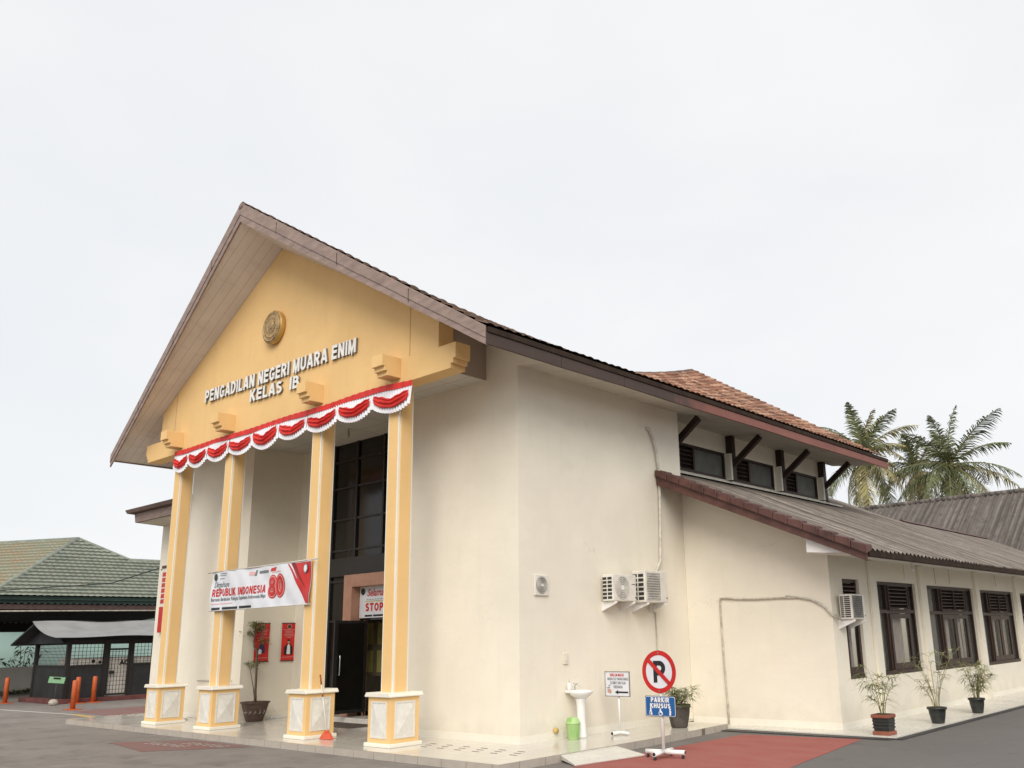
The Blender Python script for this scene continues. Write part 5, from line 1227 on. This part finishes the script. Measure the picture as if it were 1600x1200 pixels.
# bollards
bl = ['orange steel bollard nearest the porch, on a wide base plate', 'orange bollard just behind the nearest bollard', 'orange bollard standing before the white cabinet, rightmost of the row', 'orange bollard by the low wall, leftmost of the row']
T0 = None
for lb, (x, y) in zip(bl, [(-21.38,.32),(-24.9,1.75),(-24.95,2.36),(-28.27,.42)]):
    if T0 is None:
        T0 = T = thing('bollard', lb, 'bollard', (x, y, G), 'orange bollards')
        MB().lathe([(.082,0),(.082,.93),(.07,.95),(0,.96)], n=20).build('tube', 'orange', T)
        MB().box(-.34, .34, -.20, .20, 0, .025).build('base_plate', 'orange', T, .005)
    else:
        T = copy_tree(T0); T.location = (x, y, G); T['label'] = lb
# canopy, low wall, turquoise wall, hip-roofed house
T = thing('carport', 'dark steel canopy with corrugated roof behind the hut', 'carport', (-30, 3, G))
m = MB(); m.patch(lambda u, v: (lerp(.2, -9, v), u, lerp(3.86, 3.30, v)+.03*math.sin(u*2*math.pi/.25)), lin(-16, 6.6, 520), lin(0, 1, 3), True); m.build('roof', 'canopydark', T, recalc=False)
MB().box(.05, .15, -16, 6.6, 3.62, 3.82).build('front_beam', 'steelbrown', T)
MB().tube([(.25,-16,3.58),(.25,-4,3.52),(.25,6.6,3.62)], .03).build('cable_tray', 'pipe_dirty', T)
for y in (-12, 3.75): MB().box(-.0, .14, y-.07, y+.07, 0, 3.64).build('post', 'steelbrown', T)
MB().box(-.03, .17, 3.6, 3.9, 0, .3).build('post_foot', 'steelbrown', T)
MB().box(-9.0, -8.9, -16, 6.6, 2.85, 3.3).build('rear_beam', 'canopydark', T)
o = tag(MB().box(-36.2, -36.0, -14, 12, G, 1.08).build('low_wall', 'lowwall', bevel=.02), 'low grey-white garden wall with mossy foot at left edge', 'wall')
o = tag(MB().box(-47, -46.8, -20, 24, G, 4.6).build('boundary_wall', 'teal'), 'tall pale turquoise wall behind the garden', 'wall')
T = thing('hip_roof_house', 'house with green tiled hip roof and rust-stained left slope', 'house', (-46, 8, G))
def HP(x, y, z): return Vector((x+46, y-8, z-G))
A0 = HP(-46.0, 8.84, 8.26); RL = HP(-66, -3, 8.1); C0 = HP(-40.2, 2.75, 4.50); C1 = HP(-40.2, 22, 4.50); RR = HP(-43.95, 11.15, 6.93); RR2 = HP(-43.95, 22, 6.93); CL = HP(-58, -9, 4.5)
def tile_face(P00, P10, P11, P01, nr, nc, mat, name='roof_slope'):
    us = [c/nc+k/(nc*3) for c in range(nc) for k in range(3)]+[1.]
    vv = [x for r in range(nr) for x in ((r+.001)/nr, (r+.5)/nr, (r+.999)/nr)]+[1.0]
    nrm = (P10-P00).cross(P01-P00).normalized()
    if nrm.z < 0: nrm = -nrm
    L0 = (P10-P00).length
    def f(u, v):
        a = P00.lerp(P10, u); b = P01.lerp(P11, u); p = a.lerp(b, v); fr = v*nr-math.floor(v*nr); lw_ = ((b-a).length); wd = P00.lerp(P01, v)-P10.lerp(P11, v)
        s = u*wd.length/.33
        return p+nrm*(.11*(1-fr)+.045*abs(math.sin(math.pi*s)))
    return MB().patch(f, us, vv, False, lambda u, v: (u*nc+.001, v*nr)).build(name, mat, T, recalc=False)
k = (RR.z-C0.z)/(A0.z-C0.z)
dn = Vector((0, 0, -.12))
MB().poly(C0+dn, C1+dn, RR2+dn, RR+dn).poly(C0+dn, RR+dn, A0+dn).poly(CL+dn, C0+dn, A0+dn).poly(CL+dn, A0+dn, RL+dn).build('roof_deck', 'darkgreen', T)
tile_face(C0, C1, RR2, C0.lerp(A0, k), 12, 56, 'greenroof')
tile_face(C0.lerp(A0, k), RR, A0+Vector((0, .02, 0)), A0, 6, 20, 'greenroof')
tile_face(CL, C0, A0, RL, 17, 50, 'rustgreen')
m = MB().tube([C0, A0], .17, 8); m.build('hip_cap', 'greencap', T); MB().tube([A0, RR, RR2], .15, 8).build('ridge_cap', 'greencap', T); MB().tube([A0, RL], .15, 8).build('ridge_cap', 'greencap', T)
MB().hexa([C0+Vector((-.2,.2,-.55)), C1+Vector((-.2,0,-.55)), C1+Vector((-.35,0,-.55)), C0+Vector((-.35,.2,-.55)), C0+Vector((-.02,.1,.06)), C1+Vector((-.02,0,.06)), C1+Vector((-.3,0,.0)), C0+Vector((-.3,.1,.0))]).build('eave_board', 'darkgreen', T)
MB().hexa([CL+Vector((0,.3,-.45)), C0+Vector((-.1,.2,-.45)), C0+Vector((-.2,.35,-.45)), CL+Vector((-.1,.5,-.45)), CL+Vector((0,.2,0)), C0+Vector((-.1,.1,0)), C0+Vector((-.2,.3,0)), CL+Vector((-.1,.4,0))]).build('eave_board', 'darkgreen', T)
m = MB().box(4.4, 4.6, -4.4, 14, 0, 4.2); m.build('wall', 'teal', T)
# plants behind the low wall
def shrub(label, loc, n, hgt, seed, mat, lw, ll):
    rnd = random.Random(seed); T = thing('shrub', label, 'plant', loc); ms, ml = MB(), MB()
    for i in range(n):
        a = rnd.uniform(0, 6.28); s_ = rnd.uniform(.2, 1)*hgt*.5; h_ = hgt*rnd.uniform(.55, 1)
        f = lambda t: Vector((math.cos(a)*s_*t, math.sin(a)*s_*t, h_*t)); ms.tube([f(t) for t in lin(0, 1, 4)], .015, 4)
        for k in range(22):
            t = rnd.uniform(.4, 1.05); d = Vector((rnd.gauss(0, 1), rnd.gauss(0, 1), rnd.gauss(0, .5))); leaf(ml, f(t)+d*.1, d, ll*rnd.uniform(.6, 1.2), lw, .4)
    ms.build('stems', 'stem', T); ml.build('leaves', mat, T, recalc=False)
shrub('wispy shrub against the turquoise wall beside the hut', (-38.5, 4.2, G), 6, 2.6, 3, 'leaf', .10, .32)
shrub('low broad-leaved plant behind the low garden wall', (-37.5, 2.5, G), 7, 1.5, 6, 'leaf', .16, .5)
m = MB(); rnd = random.Random(9)
for k in range(260):
    y = rnd.uniform(2.2, 4.6); leaf(m, (-35.9+rnd.uniform(0, .25), y, G+rnd.uniform(0, .15)), (rnd.gauss(0, 1), rnd.gauss(0, 1), rnd.uniform(.3, 1.2)), rnd.uniform(.15, .35)*(.4+.4*(y-2.2)), .06, .3)
o = m.build('undergrowth', 'leaf', recalc=False); o['kind'] = 'stuff'; o['label'] = 'dark weeds growing along the foot of the low wall'
tag(MB().tube([(-36.0,-2.5,4.55),(-33,1.2,4.42),(-30,4.6,4.65),(-24,4.8,5.2),(-17.3,1.05,4.3)], .022, 6).build('overhead_cable', 'black'), 'thin black cable strung across in front of the green roof', 'cable')
